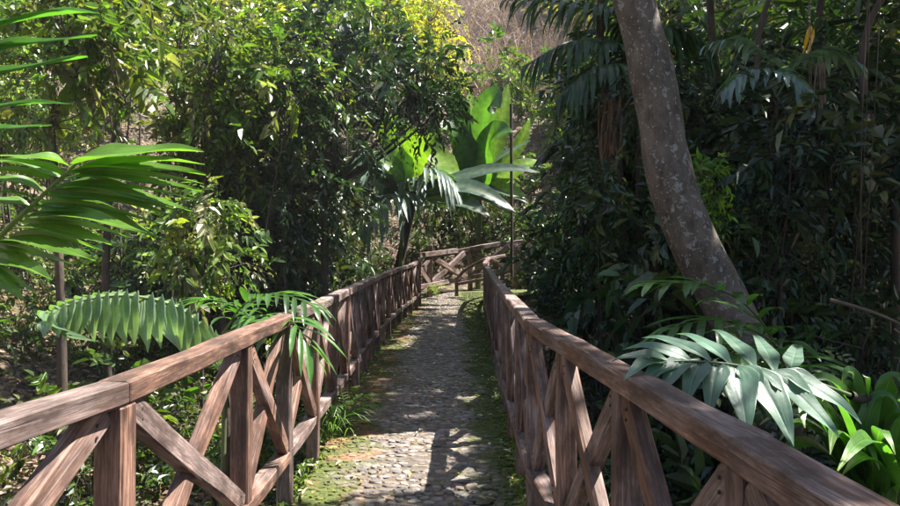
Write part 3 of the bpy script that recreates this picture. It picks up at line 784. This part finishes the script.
for k, (px, py0, pytop, d, r, lab) in enumerate([
    (62, 345, 60, 7.2, .055, 'dark mossy trunk nearest the left edge of the view behind the pale drooping palm leaf'),
    (112, 345, 40, 8.2, .05, 'slim dark trunk just right of the mossy trunk at the left'),
    (198, 330, 120, 8.8, .028, 'thin pale sapling stem in front of the sunlit slope at the left'),
    (228, 300, 90, 9.5, .075, 'short dark trunk with a brown stub between the sunlit slope and the dark-leaved tree')]):
    b = P(px, 300, d); b[2] = float(terrain(b[0], d)); rng = RS(300+k)
    small_tree('understory_tree', lab, 'tree', b, P(px+rng.randn()*8, pytop+60, d), [(px-30+60*rng.rand(), pytop+20-60*j*rng.rand(), d+.3*rng.randn(), .55+.3*rng.rand()) for j in range(3)], tplB, M_leaf, 310+k, r, (1.15, 1.1, .9))
for k, (px, py, d, s, lab, tint, tp) in enumerate([
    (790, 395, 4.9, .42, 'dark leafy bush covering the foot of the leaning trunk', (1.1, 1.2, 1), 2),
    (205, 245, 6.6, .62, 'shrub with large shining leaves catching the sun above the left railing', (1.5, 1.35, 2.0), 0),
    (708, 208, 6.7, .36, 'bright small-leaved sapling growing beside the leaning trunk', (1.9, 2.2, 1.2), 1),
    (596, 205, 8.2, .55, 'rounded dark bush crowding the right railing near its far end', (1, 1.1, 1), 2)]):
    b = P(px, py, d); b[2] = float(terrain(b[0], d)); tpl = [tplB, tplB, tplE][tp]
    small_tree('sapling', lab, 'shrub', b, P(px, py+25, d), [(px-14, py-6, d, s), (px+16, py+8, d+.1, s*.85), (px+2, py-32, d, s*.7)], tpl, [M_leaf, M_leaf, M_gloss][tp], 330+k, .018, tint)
# the yellow-green tree on the far slope
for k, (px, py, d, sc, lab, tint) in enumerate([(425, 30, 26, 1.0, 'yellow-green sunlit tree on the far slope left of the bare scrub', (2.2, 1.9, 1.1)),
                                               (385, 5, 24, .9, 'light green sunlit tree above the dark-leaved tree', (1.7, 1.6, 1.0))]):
    rng = RS(400+k); b = P(px, py+90, d); b[2] = float(terrain(b[0], d)); t2 = [blob(410+k*3+i, (1.1, 1.1, .9), 1300, .12, .45, G_YEL, csz=.22) for i in range(2)]
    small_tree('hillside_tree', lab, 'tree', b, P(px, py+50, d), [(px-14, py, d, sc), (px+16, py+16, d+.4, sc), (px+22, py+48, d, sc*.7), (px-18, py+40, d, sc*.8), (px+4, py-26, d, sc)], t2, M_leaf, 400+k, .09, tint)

# ------------------------------------------------------------------ palms and big leaves
def gz(x, y): return float(terrain(x, y))
rng = RS(7)
BR = (.10, .205, .028)
# near-left palm
base = P(-190, 500, 2.3); base[2] = gz(base[0], base[1])
root = empty('palm', base, 'palm with long bright green arching leaflets reaching in from the left edge', 'palm')
TAPER = lambda t: np.clip(t/.22, .12, 1)**.7*np.clip((1-t)/.72, .012, 1)**.8
def handfrond(name, items, rach, root, col, w, mat=M_palm, rib=None, stemcol=(.16, .20, .08), rr=.010, tip=None, fold=.28, dense=False):
    mb = MB(); R = spline([P(*q) for q in rach], 20); tube(mb, R, np.linspace(rr, rr*.4, 20), 6, stemcol)
    if dense:
        more = []
        for u, v in zip(items[:-1], items[1:]):
            more.append(u)
            if abs(u[0][1]-v[0][1]) < 30: more.append(tuple(tuple((p+q)/2+(rng.randn()*3 if k == 1 else 0) for k, (p, q) in enumerate(zip(e, f))) if n_ != 3 else e*.3 for n_, (e, f) in enumerate(zip(u, v))))
        items = more+[items[-1]]
    for it in items:
        a, b, c = P(*it[0]), P(*it[1]), P(*it[2]); ww = it[3] if len(it) > 3 else w
        up = it[4] if len(it) > 4 else (0, -.35, 1)
        blade(mb, a, b, c, up, ww, np.asarray(col)*(1+.12*rng.randn()), 18, fold, rng=rng, rib=rib, tipcol=tip, pleat=.05, prof=TAPER)
    return mb.build(name, mat, root, smooth=True)
B = lambda x0, y0, x1, y1, x2, y2, d0=2.0, d1=1.9, w=.062, up=(0, -.5, 1): ((x0, y0, d0), (x1, y1*.5+(y0+(y2-y0)*(x1-x0)/(x2-x0+1e-6))*.5, (d0+d1)/2), (x2, y2, d1), w*1.12, up)
mb = MB(); tube(mb, spline([base, P(-120, 380, 2.1), P(-30, 270, 2.0)], 14), .02, 8, (.10, .12, .05)); mb.build('stem', M_bark, root, smooth=True)
handfrond('frond', [
    B(74, 164, 130, 134, 204, 152, w=.115), B(72, 170, 140, 148, 206, 176, w=.085), B(64, 178, 120, 158, 202, 192, w=.075),
    B(54, 186, 110, 168, 192, 212, w=.085), B(45, 196, 95, 184, 172, 214, w=.075), B(36, 205, 85, 190, 158, 236, w=.10), B(26, 216, 70, 196, 146, 232, 2.0, 1.8, .085),
    B(14, 228, 60, 208, 112, 246, 2.0, 1.8, .09), B(2, 240, 40, 222, 96, 262, 2.0, 1.75, .09), B(-14, 256, 6, 244, 52, 280, 2.0, 1.75, .09), B(-30, 262, -10, 256, 24, 300, 2.0, 1.75, .08),
    B(70, 166, 50, 148, 0, 156, w=.07), B(60, 178, 30, 152, -20, 160, w=.07), B(46, 192, 20, 170, -30, 178, w=.07), B(30, 208, 5, 186, -40, 205, w=.07)],
    [(-70, 330, 2.05), (-10, 248, 2.0), (40, 198, 2.0), (78, 162, 2.0)], root, BR, .06, dense=True)
handfrond('frond', [
    B(-60, 42, 20, 2, 98, 12, 1.8, 1.7, .12), B(-60, 68, 20, 26, 98, 37, 1.8, 1.7, .115), B(-60, 92, 20, 56, 88, 58, 1.8, 1.7, .10),
    B(-60, 118, 5, 94, 72, 103, 1.8, 1.7, .06), B(-60, 138, 5, 120, 52, 126, 1.8, 1.7, .055), B(-40, 10, 10, -26, 90, -16, 1.8, 1.7, .11)],
    [(-150, 330, 1.9), (-70, 190, 1.85), (-62, 80, 1.8), (-50, 0, 1.8)], root, (.06, .16, .025), .06)

# drooping leaf behind the left railing, its sunlit paleness put into the colour
base = P(215, 420, 3.2); base[2] = gz(base[0], base[1])
root = empty('pleated_palm', base, 'palm with one pale grey-green pleated drooping leaf behind the left railing', 'palm')
its = []
R0 = spline([P(212, 338, 3.2), P(178, 308, 3.15), P(130, 296, 3.1), (P(85, 300, 3.0)), P(46, 316, 2.95)], 40)
mb = MB(); tube(mb, R0, np.linspace(.010, .004, 40), 5, (.2, .24, .12))
for k in range(19):
    f = k/18; q = R0[int(f*38)]; d = q[1]; px = CX+q[0]/d*F; py = HY-(q[2]-EYE)/d*F
    dx = 8-10*f+(10 if k < 3 else 0); ln = 24+27*math.sin(math.pi*min(1, .15+f*.85))**.8; ln *= (.92+.16*rng.rand())
    a = q; b_ = P(px+dx*.35-2, py+ln*.35, d-.10); c_ = P(px+dx+3*rng.randn(), py+ln, d-.10)
    blade(mb, a, b_, c_, (-.3, -1, .35), .10, np.array((.23, .33, .19))*(1+.07*rng.randn()), 12, .28, rng=rng, pleat=.06, prof=lambda t: np.minimum(1, .85+.3*t)*np.clip((1-t)*2.2, .03, 1))
    blade(mb, a, P(px-4+dx*.2, py-7, d+.2), P(px-10, py+4, d+.38), (0, 0, 1), .06, (.11, .2, .07), 6, .2, rng=rng)
for k in range(5):
    blade(mb, R0[-2-k], P(40-4*k, 306+6*k, 2.9), P(44+14*k, 322+5*k, 2.85), (0, -.8, .6), .03, (.15, .24, .12), 6, .2, rng=rng)
tube(mb, spline([base, P(225, 372, 3.25), P(212, 338, 3.2)], 10), .012, 6, (.12, .14, .07))
mb.build('frond', M_pale, root, smooth=True)

def seed_palm(name, label, base, heads, rngs, col, ll, lw, nl=13, mat=M_palm, trunk_r=.03, sides=(1, -1), droop=.4, up=(0, 0, 1), a0=65, a1=22, rr=.008, nseg=7, pleat=0, prof=None):
    """heads = list of pixel curves, one per leaf"""
    root = empty(name, base, label, 'palm'); rg = RS(rngs)
    h0 = P(*heads[0][0])
    mb = MB(); tube(mb, spline([base, (np.asarray(base)+h0)/2+rg.randn(3)*.05, h0], 16), np.linspace(trunk_r, trunk_r*.8, 16), 9, bump=.1); mb.build('trunk', M_bark, root, smooth=True)
    for h in heads:
        mb = MB(); frond(mb, [P(*q) for q in h], up, nl, ll, lw, np.asarray(col)*(1+.12*rg.randn()), rg, droop=droop, a0=a0, a1=a1, sides=sides, rr=rr, nseg=nseg, pleat=pleat, prof=prof)
        mb.build('frond', mat, root, smooth=True)
    return root
def gb(px, d): x = (px-CX)/F*d; return np.array([x, d, gz(x, d)])
seed_palm('small_palm', 'small palm whose green leaflets spill over the left handrail', gb(205, 4.3),
    [[(222, 335, 4.3), (245, 304, 4.2), (280, 294, 4.0), (322, 310, 3.75)], [(222, 335, 4.3), (262, 316, 4.1), (292, 322, 3.6), (312, 352, 3.5)], [(222, 335, 4.3), (250, 318, 4.5), (215, 300, 4.6), (170, 310, 4.6)]],
    11, (.06, .15, .03), .26, .042, 12, droop=.3)
# right-hand palms
base = gb(900, 2.6)
root = empty('broad_palm', base, 'palm whose broad blue-green leaf spreads over the right handrail', 'palm')
mb = MB(); tube(mb, spline([base, P(895, 450, 2.45), P(850, 395, 2.3)], 12), .016, 8, (.10, .12, .06)); mb.build('stem', M_bark, root, smooth=True)
Bp = lambda x0, y0, x2, y2, w=.075, d1=1.85, up=(-.1, -.5, 1): ((x0, y0, 2.0), ((x0+x2)/2, (y0+y2)/2-14, (2+d1)/2), (x2, y2, d1), w, up)
handfrond('frond', [Bp(662, 363, 624, 380, .06), Bp(674, 362, 640, 394, .07), Bp(687, 361, 660, 398, .07), Bp(702, 361, 684, 410, .08), Bp(718, 363, 708, 420, .085), Bp(735, 366, 748, 440, .11, 1.8), Bp(750, 369, 794, 447, .12, 1.8), Bp(765, 372, 838, 438, .11, 1.85),
    Bp(780, 374, 862, 424, .09, 1.9), Bp(740, 366, 770, 420, .08, 1.9), Bp(670, 362, 612, 362, .05, 1.95), Bp(690, 361, 622, 349, .055, 2.1), Bp(710, 361, 642, 338, .055, 2.2), Bp(730, 364, 676, 334, .055, 2.3), Bp(755, 368, 712, 330, .06, 2.4), Bp(775, 372, 752, 335, .06, 2.5), Bp(790, 374, 800, 345, .06, 2.5)],
    [(850, 395, 2.3), (795, 376, 2.1), (740, 366, 2.0), (690, 361, 1.98), (650, 364, 1.95)], root, (.085, .165, .11), .07, mat=M_pale, stemcol=(.12, .16, .08), rr=.007)
seed_palm('understory_palm', 'young palm with narrow green leaflets in front of the foot of the leaning tree', gb(800, 4.2),
    [[(800, 400, 3.9), (775, 345, 3.7), (720, 320, 3.5), (668, 330, 3.3)], [(800, 400, 3.9), (760, 320, 3.8), (710, 286, 3.7), (640, 284, 3.5)], [(800, 400, 3.9), (790, 360, 3.5), (745, 350, 3.3), (690, 372, 3.1)]],
    13, (.045, .12, .025), .34, .055, 10, droop=.3)
# bright strap-leaved clump at the lower right
root = empty('strap_leaf_plant', gb(880, 2.5), 'bright green clump of arching strap leaves at the lower right corner', 'plant')
mb = MB(); c0 = P(875, 505, 2.4); rg = RS(14)
for (tx, ty, mx, my, d1, w_, cl) in [(800, 392, 835, 352, 2.3, .06, 1.2), (842, 384, 858, 345, 2.4, .06, 1.2), (905, 392, 890, 345, 2.3, .06, 1.1), (788, 410, 818, 370, 2.3, .06, 1), (930, 420, 900, 365, 2.1, .06, 1.2), (838, 470, 880, 415, 1.85, .07, 1.4), (868, 380, 860, 372, 2.3, .05, 1), (895, 455, 870, 400, 2.0, .05, 1.1), (822, 402, 835, 385, 2.0, .05, 1.1), (780, 440, 812, 405, 2.2, .05, .8), (760, 425, 800, 400, 2.5, .05, .6), (945, 470, 905, 430, 2.0, .05, 1), (785, 385, 820, 392, 2.2, .05, 1), (805, 428, 790, 380, 2.1, .055, 1.2), (845, 392, 850, 370, 2.4, .06, 1), (900, 410, 865, 372, 2.3, .05, 1.1),
    (925, 440, 900, 385, 2.2, .06, 1.2), (830, 455, 835, 405, 2.0, .06, 1), (770, 470, 800, 430, 2.1, .05, .7), (842, 476, 885, 440, 1.9, .06, 1.3), (880, 470, 850, 420, 2.1, .05, .9), (800, 500, 830, 470, 2.0, .05, .8), (930, 395, 905, 372, 2.6, .05, 1), (812, 372, 838, 380, 2.5, .045, 1.2)]:
    a = c0+rg.randn(3)*.04; blade(mb, a, P(mx, my-18, (2.4+d1)/2), P(tx, ty, d1), (0, -.6, 1), w_*1.5, np.array((.055, .14, .025))*cl, 18, .3, rng=rg, tipcol=(.2, .28, .1), pleat=.05, prof=TAPER)  # lit leaf tips painted as a paler tip colour
mb.build('leaf', M_palm, root, smooth=True)
# palm in the upper middle
seed_palm('feather_palm', 'feather palm with a hanging dark leaf against the bright gap at the top centre', gb(640, 9.5),
    [[(642, 76, 9.4), (612, 46, 9.2), (572, 42, 9.0), (524, 66, 8.8)], [(642, 76, 9.4), (618, 18, 9.3), (565, 2, 9.1), (505, -2, 8.9)], [(642, 76, 9.4), (625, 20, 9.4), (600, -15, 9.4), (565, -50, 9.4)],
     [(642, 76, 9.4), (660, 34, 9.3), (685, 32, 9.2), (712, 54, 9.1)], [(642, 76, 9.4), (615, 66, 9.0), (590, 70, 8.8), (560, 96, 8.6)], [(642, 76, 9.4), (640, 30, 9.6), (648, -20, 9.7), (660, -60, 9.8)]],
    15, (.05, .095, .04), .46, .085, 24, droop=.8, trunk_r=.07, rr=.02)
seed_palm('slender_palm', 'slender palm with one pale bluish leaf right of the leaning trunk', gb(776, 7.0),
    [[(776, 98, 7.0), (768, 76, 6.9), (788, 74, 6.7), (812, 92, 6.5)], [(776, 98, 7.0), (762, 74, 6.9), (742, 74, 6.8), (722, 92, 6.7)], [(776, 98, 7.0), (800, 60, 7.2), (830, 50, 7.3), (862, 66, 7.2)],
     [(776, 98, 7.0), (770, 60, 7.2), (740, 40, 7.4), (705, 45, 7.5)]],
    16, (.13, .20, .17), .27, .075, 15, mat=M_pale, droop=.6, trunk_r=.03)
seed_palm('dark_palm', 'dark feather palm in the shade at the upper right', gb(850, 9.6),
    [[(850, 90, 9.4), (880, 50, 9.2), (915, 40, 9.0), (960, 70, 8.9)], [(850, 90, 9.4), (830, 40, 9.3), (790, 15, 9.2), (735, 20, 9.1)], [(850, 90, 9.4), (845, 30, 9.4), (850, -20, 9.4), (870, -60, 9.3)], [(850, 90, 9.4), (830, 80, 9), (800, 95, 8.8), (770, 130, 8.7)]],
    17, (.035, .075, .03), .6, .07, 15, droop=.5, trunk_r=.07, rr=.018)
lp = seed_palm('leaning_palm', 'palm on slanting dark trunk with broad grey-green leaves past the end of the left railing', gb(387, 16.4),
    [[(413, 203, 16.2), (402, 172, 16), (382, 163, 15.8), (354, 184, 15.4)], [(413, 203, 16.2), (396, 164, 16.4), (368, 156, 16.6), (342, 172, 16.6)], [(413, 203, 16.2), (420, 176, 16), (440, 172, 15.8), (462, 192, 15.6)], [(413, 203, 16.2), (398, 192, 15.8), (382, 198, 15.4), (366, 220, 15.2)],
     [(413, 203, 16.2), (408, 168, 16.2), (398, 154, 16), (376, 152, 15.8)]],
    18, (.07, .12, .085), .95, .14, 22, mat=M_pale, droop=.6, trunk_r=.12, rr=.03, a0=80)
for (m_, e, w_) in [((452, 166, 15.6), (516, 212, 15.2), .62), ((448, 190, 15.4), (490, 216, 15.0), .62), ((470, 160, 16.2), (540, 172, 16.0), .5), ((385, 172, 15.6), (350, 190, 15.2), .6), ((390, 158, 15.8), (352, 168, 15.6), .6), ((398, 182, 15.6), (368, 212, 15.2), .55), ((440, 176, 16), (500, 196, 15.8), .6)]:
    mb = MB(); blade(mb, P(413, 200, 16.2), P(*m_), P(*e), (0, -.75, .9), w_, (.045, .085, .055), 30, .14, prof=lambda t: np.clip(t*6, .06, 1)*np.clip((1-t)*2.6, .03, 1)**.7, ragged=.16, rng=RS(5), rib=(.10, .14, .08))
    o = mb.build('broad_leaf', M_palm, lp, smooth=True)

# banana plants
def banana(label, base, top, lvs, seed, stemr=.09):
    root = empty('banana_plant', base, label, 'banana plant'); rg = RS(seed)
    mb = MB(); tube(mb, spline([base, (np.asarray(base)+top)/2+rg.randn(3)*.05, top], 12), np.linspace(stemr, stemr*.6, 12), 10, (.12, .14, .05), bump=.05); mb.build('stem', M_leaf, root, smooth=True)
    for (m_, e, w_, col, up) in lvs:
        mb = MB(); prof = lambda t: np.clip(t*7, .06, 1)*np.clip((1-t)*3.4, .03, 1)**.7
        blade(mb, top, P(*m_), P(*e), up, w_, col, 26, .16, prof=prof, ragged=.10, rng=rg, rib=np.array(col)*1.5)
        mb.build('leaf', M_palm, root, smooth=True)
YG = (.15, .26, .02); DG = (.035, .085, .02); BG = (.045, .085, .055)
banana('banana plant with huge backlit arching leaves in the bright gap', gb(478, 19.2), P(480, 196, 19.2), [
    ((458, 130, 19), (452, 80, 18.6), .75, DG, (.3, -1, .1)), ((484, 70, 18.8), (500, 108, 18.0), .85, (.045, .105, .02), (-.5, -1, .3)), ((462, 118, 18.6), (436, 130, 18.0), .8, DG, (-.2, -1, .6)),
    ((478, 122, 18.4), (512, 132, 17.8), .85, (.06, .14, .02), (-.3, -1, .7)),
    ((502, 130, 19.8), (508, 84, 20), .6, YG, (.5, -1, .0)), ((440, 150, 19.4), (398, 134, 19.6), .7, YG, (.3, -1, .4)), ((508, 170, 19.6), (538, 160, 19.8), .6, YG, (0, -.8, .8)), ((450, 165, 19), (420, 176, 19), .6, YG, (0, -.8, .8)),
    ((500, 185, 19), (526, 196, 18.8), .5, YG, (0, -.8, .6)), ((474, 130, 20), (470, 90, 20.2), .6, YG, (.3, -1, .0)), ((520, 150, 20), (530, 118, 20.3), .45, YG, (.6, -1, .0))], 31)
banana('lower banana plant with grey-green drooping leaves above the end fence', gb(492, 19.4), P(468, 198, 19.4), [
    ((480, 176, 19.0), (528, 204, 18.7), .55, BG, (0, -.3, 1)), ((470, 190, 19.0), (516, 216, 18.7), .6, BG, (0, -.3, 1)), ((490, 158, 19.3), (546, 168, 19.0), .5, BG, (0, -.3, 1)),
    ((440, 185, 19.0), (418, 190, 18.8), .5, BG, (0, -.4, 1)), ((470, 170, 19.5), (530, 140, 19.6), .5, (.06, .10, .07), (0, -.4, 1)), ((478, 160, 19.6), (490, 128, 19.7), .6, YG, (0, -1, .3))], 32, .06)
banana('young banana plant with yellow-green leaves behind the dark-leaved tree', gb(400, 15.2), P(404, 180, 15.2), [
    ((400, 140, 15.2), (388, 112, 15.1), .8, YG, (0, -1, .2)), ((412, 145, 15), (442, 128, 14.8), .75, YG, (0, -1, .4)), ((398, 165, 15), (378, 160, 14.8), .45, (.08, .17, .03), (0, -1, .5))], 33, .05)

# thin dark pole in the gap
mb = MB(); a = P(512, 262, 18.4); b_ = P(511, 104, 18.4)
tube(mb, spline([a-[0, 0, .4], (a+b_)/2, b_], 12), .042, 8, (.03, .03, .02))
tag(mb.build('bamboo_pole', M_bark, smooth=True), 'tall thin dark pole standing in front of the bright banana leaves', 'pole')

# fern and tufts at the left edge of the path
def fern(label, base, n, ln, seed, col=(.10, .21, .03), cat='fern', name='fern'):
    root = empty(name, base, label, cat); rg = RS(seed)
    for k in range(n):
        mb = MB(); a = rg.rand()*6.28; d = np.array([math.cos(a), math.sin(a), 0]); l = ln*(.7+.5*rg.rand())
        pts = [base, base+d*l*.25+[0, 0, l*.5], base+d*l*.6+[0, 0, l*.68], base+d*l*1.0+[0, 0, l*.5]]
        frond(mb, pts, (0, 0, 1), 16, l*.17, .012, np.array(col)*(1+.15*rg.randn()), rg, droop=.25, a0=75, a1=45, rr=.003, start=.12, nseg=4)
        mb.build('frond', M_palm, root)
fern('feathery green fern at the left edge of the path beside the railing', np.array([-.80, 5.25, .0]), 13, .36, 41)
fern('small yellow-green fern at the foot of the end fence', np.array([(437-CX)/F*16.4, 16.4, .22]), 9, .5, 42, (.2, .28, .03))
fern('dark fern below the near right railing', np.array([.95, 2.9, gz(.95, 2.9)]), 12, .55, 43, (.05, .11, .03))
fern('light fern beyond the kink of the right railing', np.array([1.0, 5.2, gz(1.0, 5.2)+.15]), 14, .8, 44, (.08, .15, .05))
root = empty('grass_tuft', (-.86, 5.05, 0), 'tuft of long arching grass at the foot of the left railing', 'grass tuft'); mb = MB(); rg = RS(45)
for k in range(46):
    a = rg.rand()*6.28; l = .18+.25*rg.rand(); d = np.array([math.cos(a), math.sin(a), 0]); b0 = np.array([-.86, 5.05, -.02])+rg.randn(3)*[.04, .09, 0]
    blade(mb, b0, b0+d*l*.3+[0, 0, l*.9], b0+d*l*.9+[0, 0, l*.45], (0, 0, 1)+d*.1, .009, np.array((.10, .2, .03))*(1+.2*rg.randn()), 7, .2)
mb.build('blades', M_palm, root)

# broad-leaved herbs by the left post
def herb(label, base, n, h, L, seed, col, mat=M_leaf):
    root = empty('herb', base, label, 'plant'); rg = RS(seed); mb = MB()
    for k in range(n):
        a = rg.rand()*6.28; d = np.array([math.cos(a), math.sin(a), 0]); hh = h*(.4+.6*rg.rand()); q = base+d*hh*.45+[0, 0, hh]
        tube(mb, spline([base, base+d*hh*.12+[0, 0, hh*.6], q], 6), .004, 4, (.1, .14, .05))
        l = L*(.7+.5*rg.rand()); blade(mb, q, q+d*l*.5+[0, 0, .1*l], q+d*l-[0, 0, .3*l], (0, 0, 1), l*.42, np.array(col)*(1+.15*rg.randn()), 8, .15, rng=rg)
    mb.build('leaves', mat, root, smooth=True)
herb('broad-leaved herb with a pale leaf under the near left handrail', gb(20, 2.1)*[1, 1, 1], 9, .45, .24, 51, (.10, .17, .06))
herb('leafy herb between the posts of the left railing', np.array([-1.15, 3.6, gz(-1.15, 3.6)]), 14, .7, .18, 52, (.06, .13, .02))
herb('leafy herb behind the second sunlit post of the left railing', np.array([-1.3, 2.6, gz(-1.3, 2.6)]), 12, .6, .2, 53, (.05, .11, .02))
herb('glossy herb below the middle of the right railing', np.array([1.1, 3.6, gz(1.1, 3.6)]), 16, .8, .2, 54, (.035, .085, .03), M_gloss)

# hanging roots, lianas and dead leaves in the shade
rg = RS(55)
def hanging(label, px, y0, y1, d, n, cat, name, col, r=.006, sp=.04):
    top = P(px, y0, d); root = empty(name, top, label, cat); mb = MB()
    for k in range(n):
        a = top+rg.randn(3)*[sp, sp, .02]; e = P(px, y0+(y1-y0)*(.6+.4*rg.rand()), d)+rg.randn(3)*[sp*1.2, sp, 0]
        tube(mb, bez(a, (a+e)/2+rg.randn(3)*[.06, .06, 0], e, np.linspace(0, 1, 10)), r*(.6+.8*rg.rand()), 4, col)
    mb.build('strands', M_dry, root)
hanging('bundle of pale aerial roots hanging in front of the dark forest at the right', 821, 60, 250, 8.0, 16, 'roots', 'aerial_roots', (.22, .17, .13), .006, .035)
hanging('long thin liana hanging left of the pale aerial roots', 808, -40, 300, 7.4, 2, 'vine', 'liana', (.2, .16, .12), .006, .01)
hanging('dead brown palm leaves hanging from the slim trunk left of the leaning tree', 612, 100, 178, 8.9, 22, 'dead leaf', 'dead_leaf', (.20, .12, .08), .014, .07)
hanging('thin dark liana hanging at the right edge of the view', 872, -30, 330, 5.6, 3, 'vine', 'liana', (.08, .06, .05), .005, .06)
# fallen branches in the undergrowth on the right
for k, (a, b_, lab) in enumerate([((830, 300, 5.2), (930, 345, 5.0), 'bare broken branch at the right edge above the strap leaves'), ((705, 165, 7.5), (775, 135, 7.3), 'pale dead branch slanting up under the bluish palm leaf')]):
    mb = MB(); A_, B_ = P(*a), P(*b_); tube(mb, bez(A_, (A_+B_)/2+rg.randn(3)*.1, B_, np.linspace(0, 1, 12)), np.linspace(.018, .006, 12), 6, (.16, .12, .09))
    for j in range(4):
        q = A_+(B_-A_)*(.25+.2*j); tube(mb, [q, q+rg.randn(3)*.12, q+rg.randn(3)*.25], [.006, .004, .002], 4, (.16, .12, .09))
    tag(mb.build('dead_branch', M_dry, smooth=True), lab, 'branch')
# the yellow leaf
mb = MB(); blade(mb, P(812, 28, 8.4), P(806, 30, 8.3), P(803, 54, 8.2), (1, -1, .3), .10, (.75, .42, .02), 9, .3); blade(mb, P(814, 30, 8.4), P(812, 36, 8.3), P(806, 56, 8.2), (1, -1, .3), .07, (.8, .5, .03), 9, .3)
tag(mb.build('yellow_leaf', M_palm, smooth=True), 'bright yellow dying leaf high in the dark forest at the right', 'leaf')
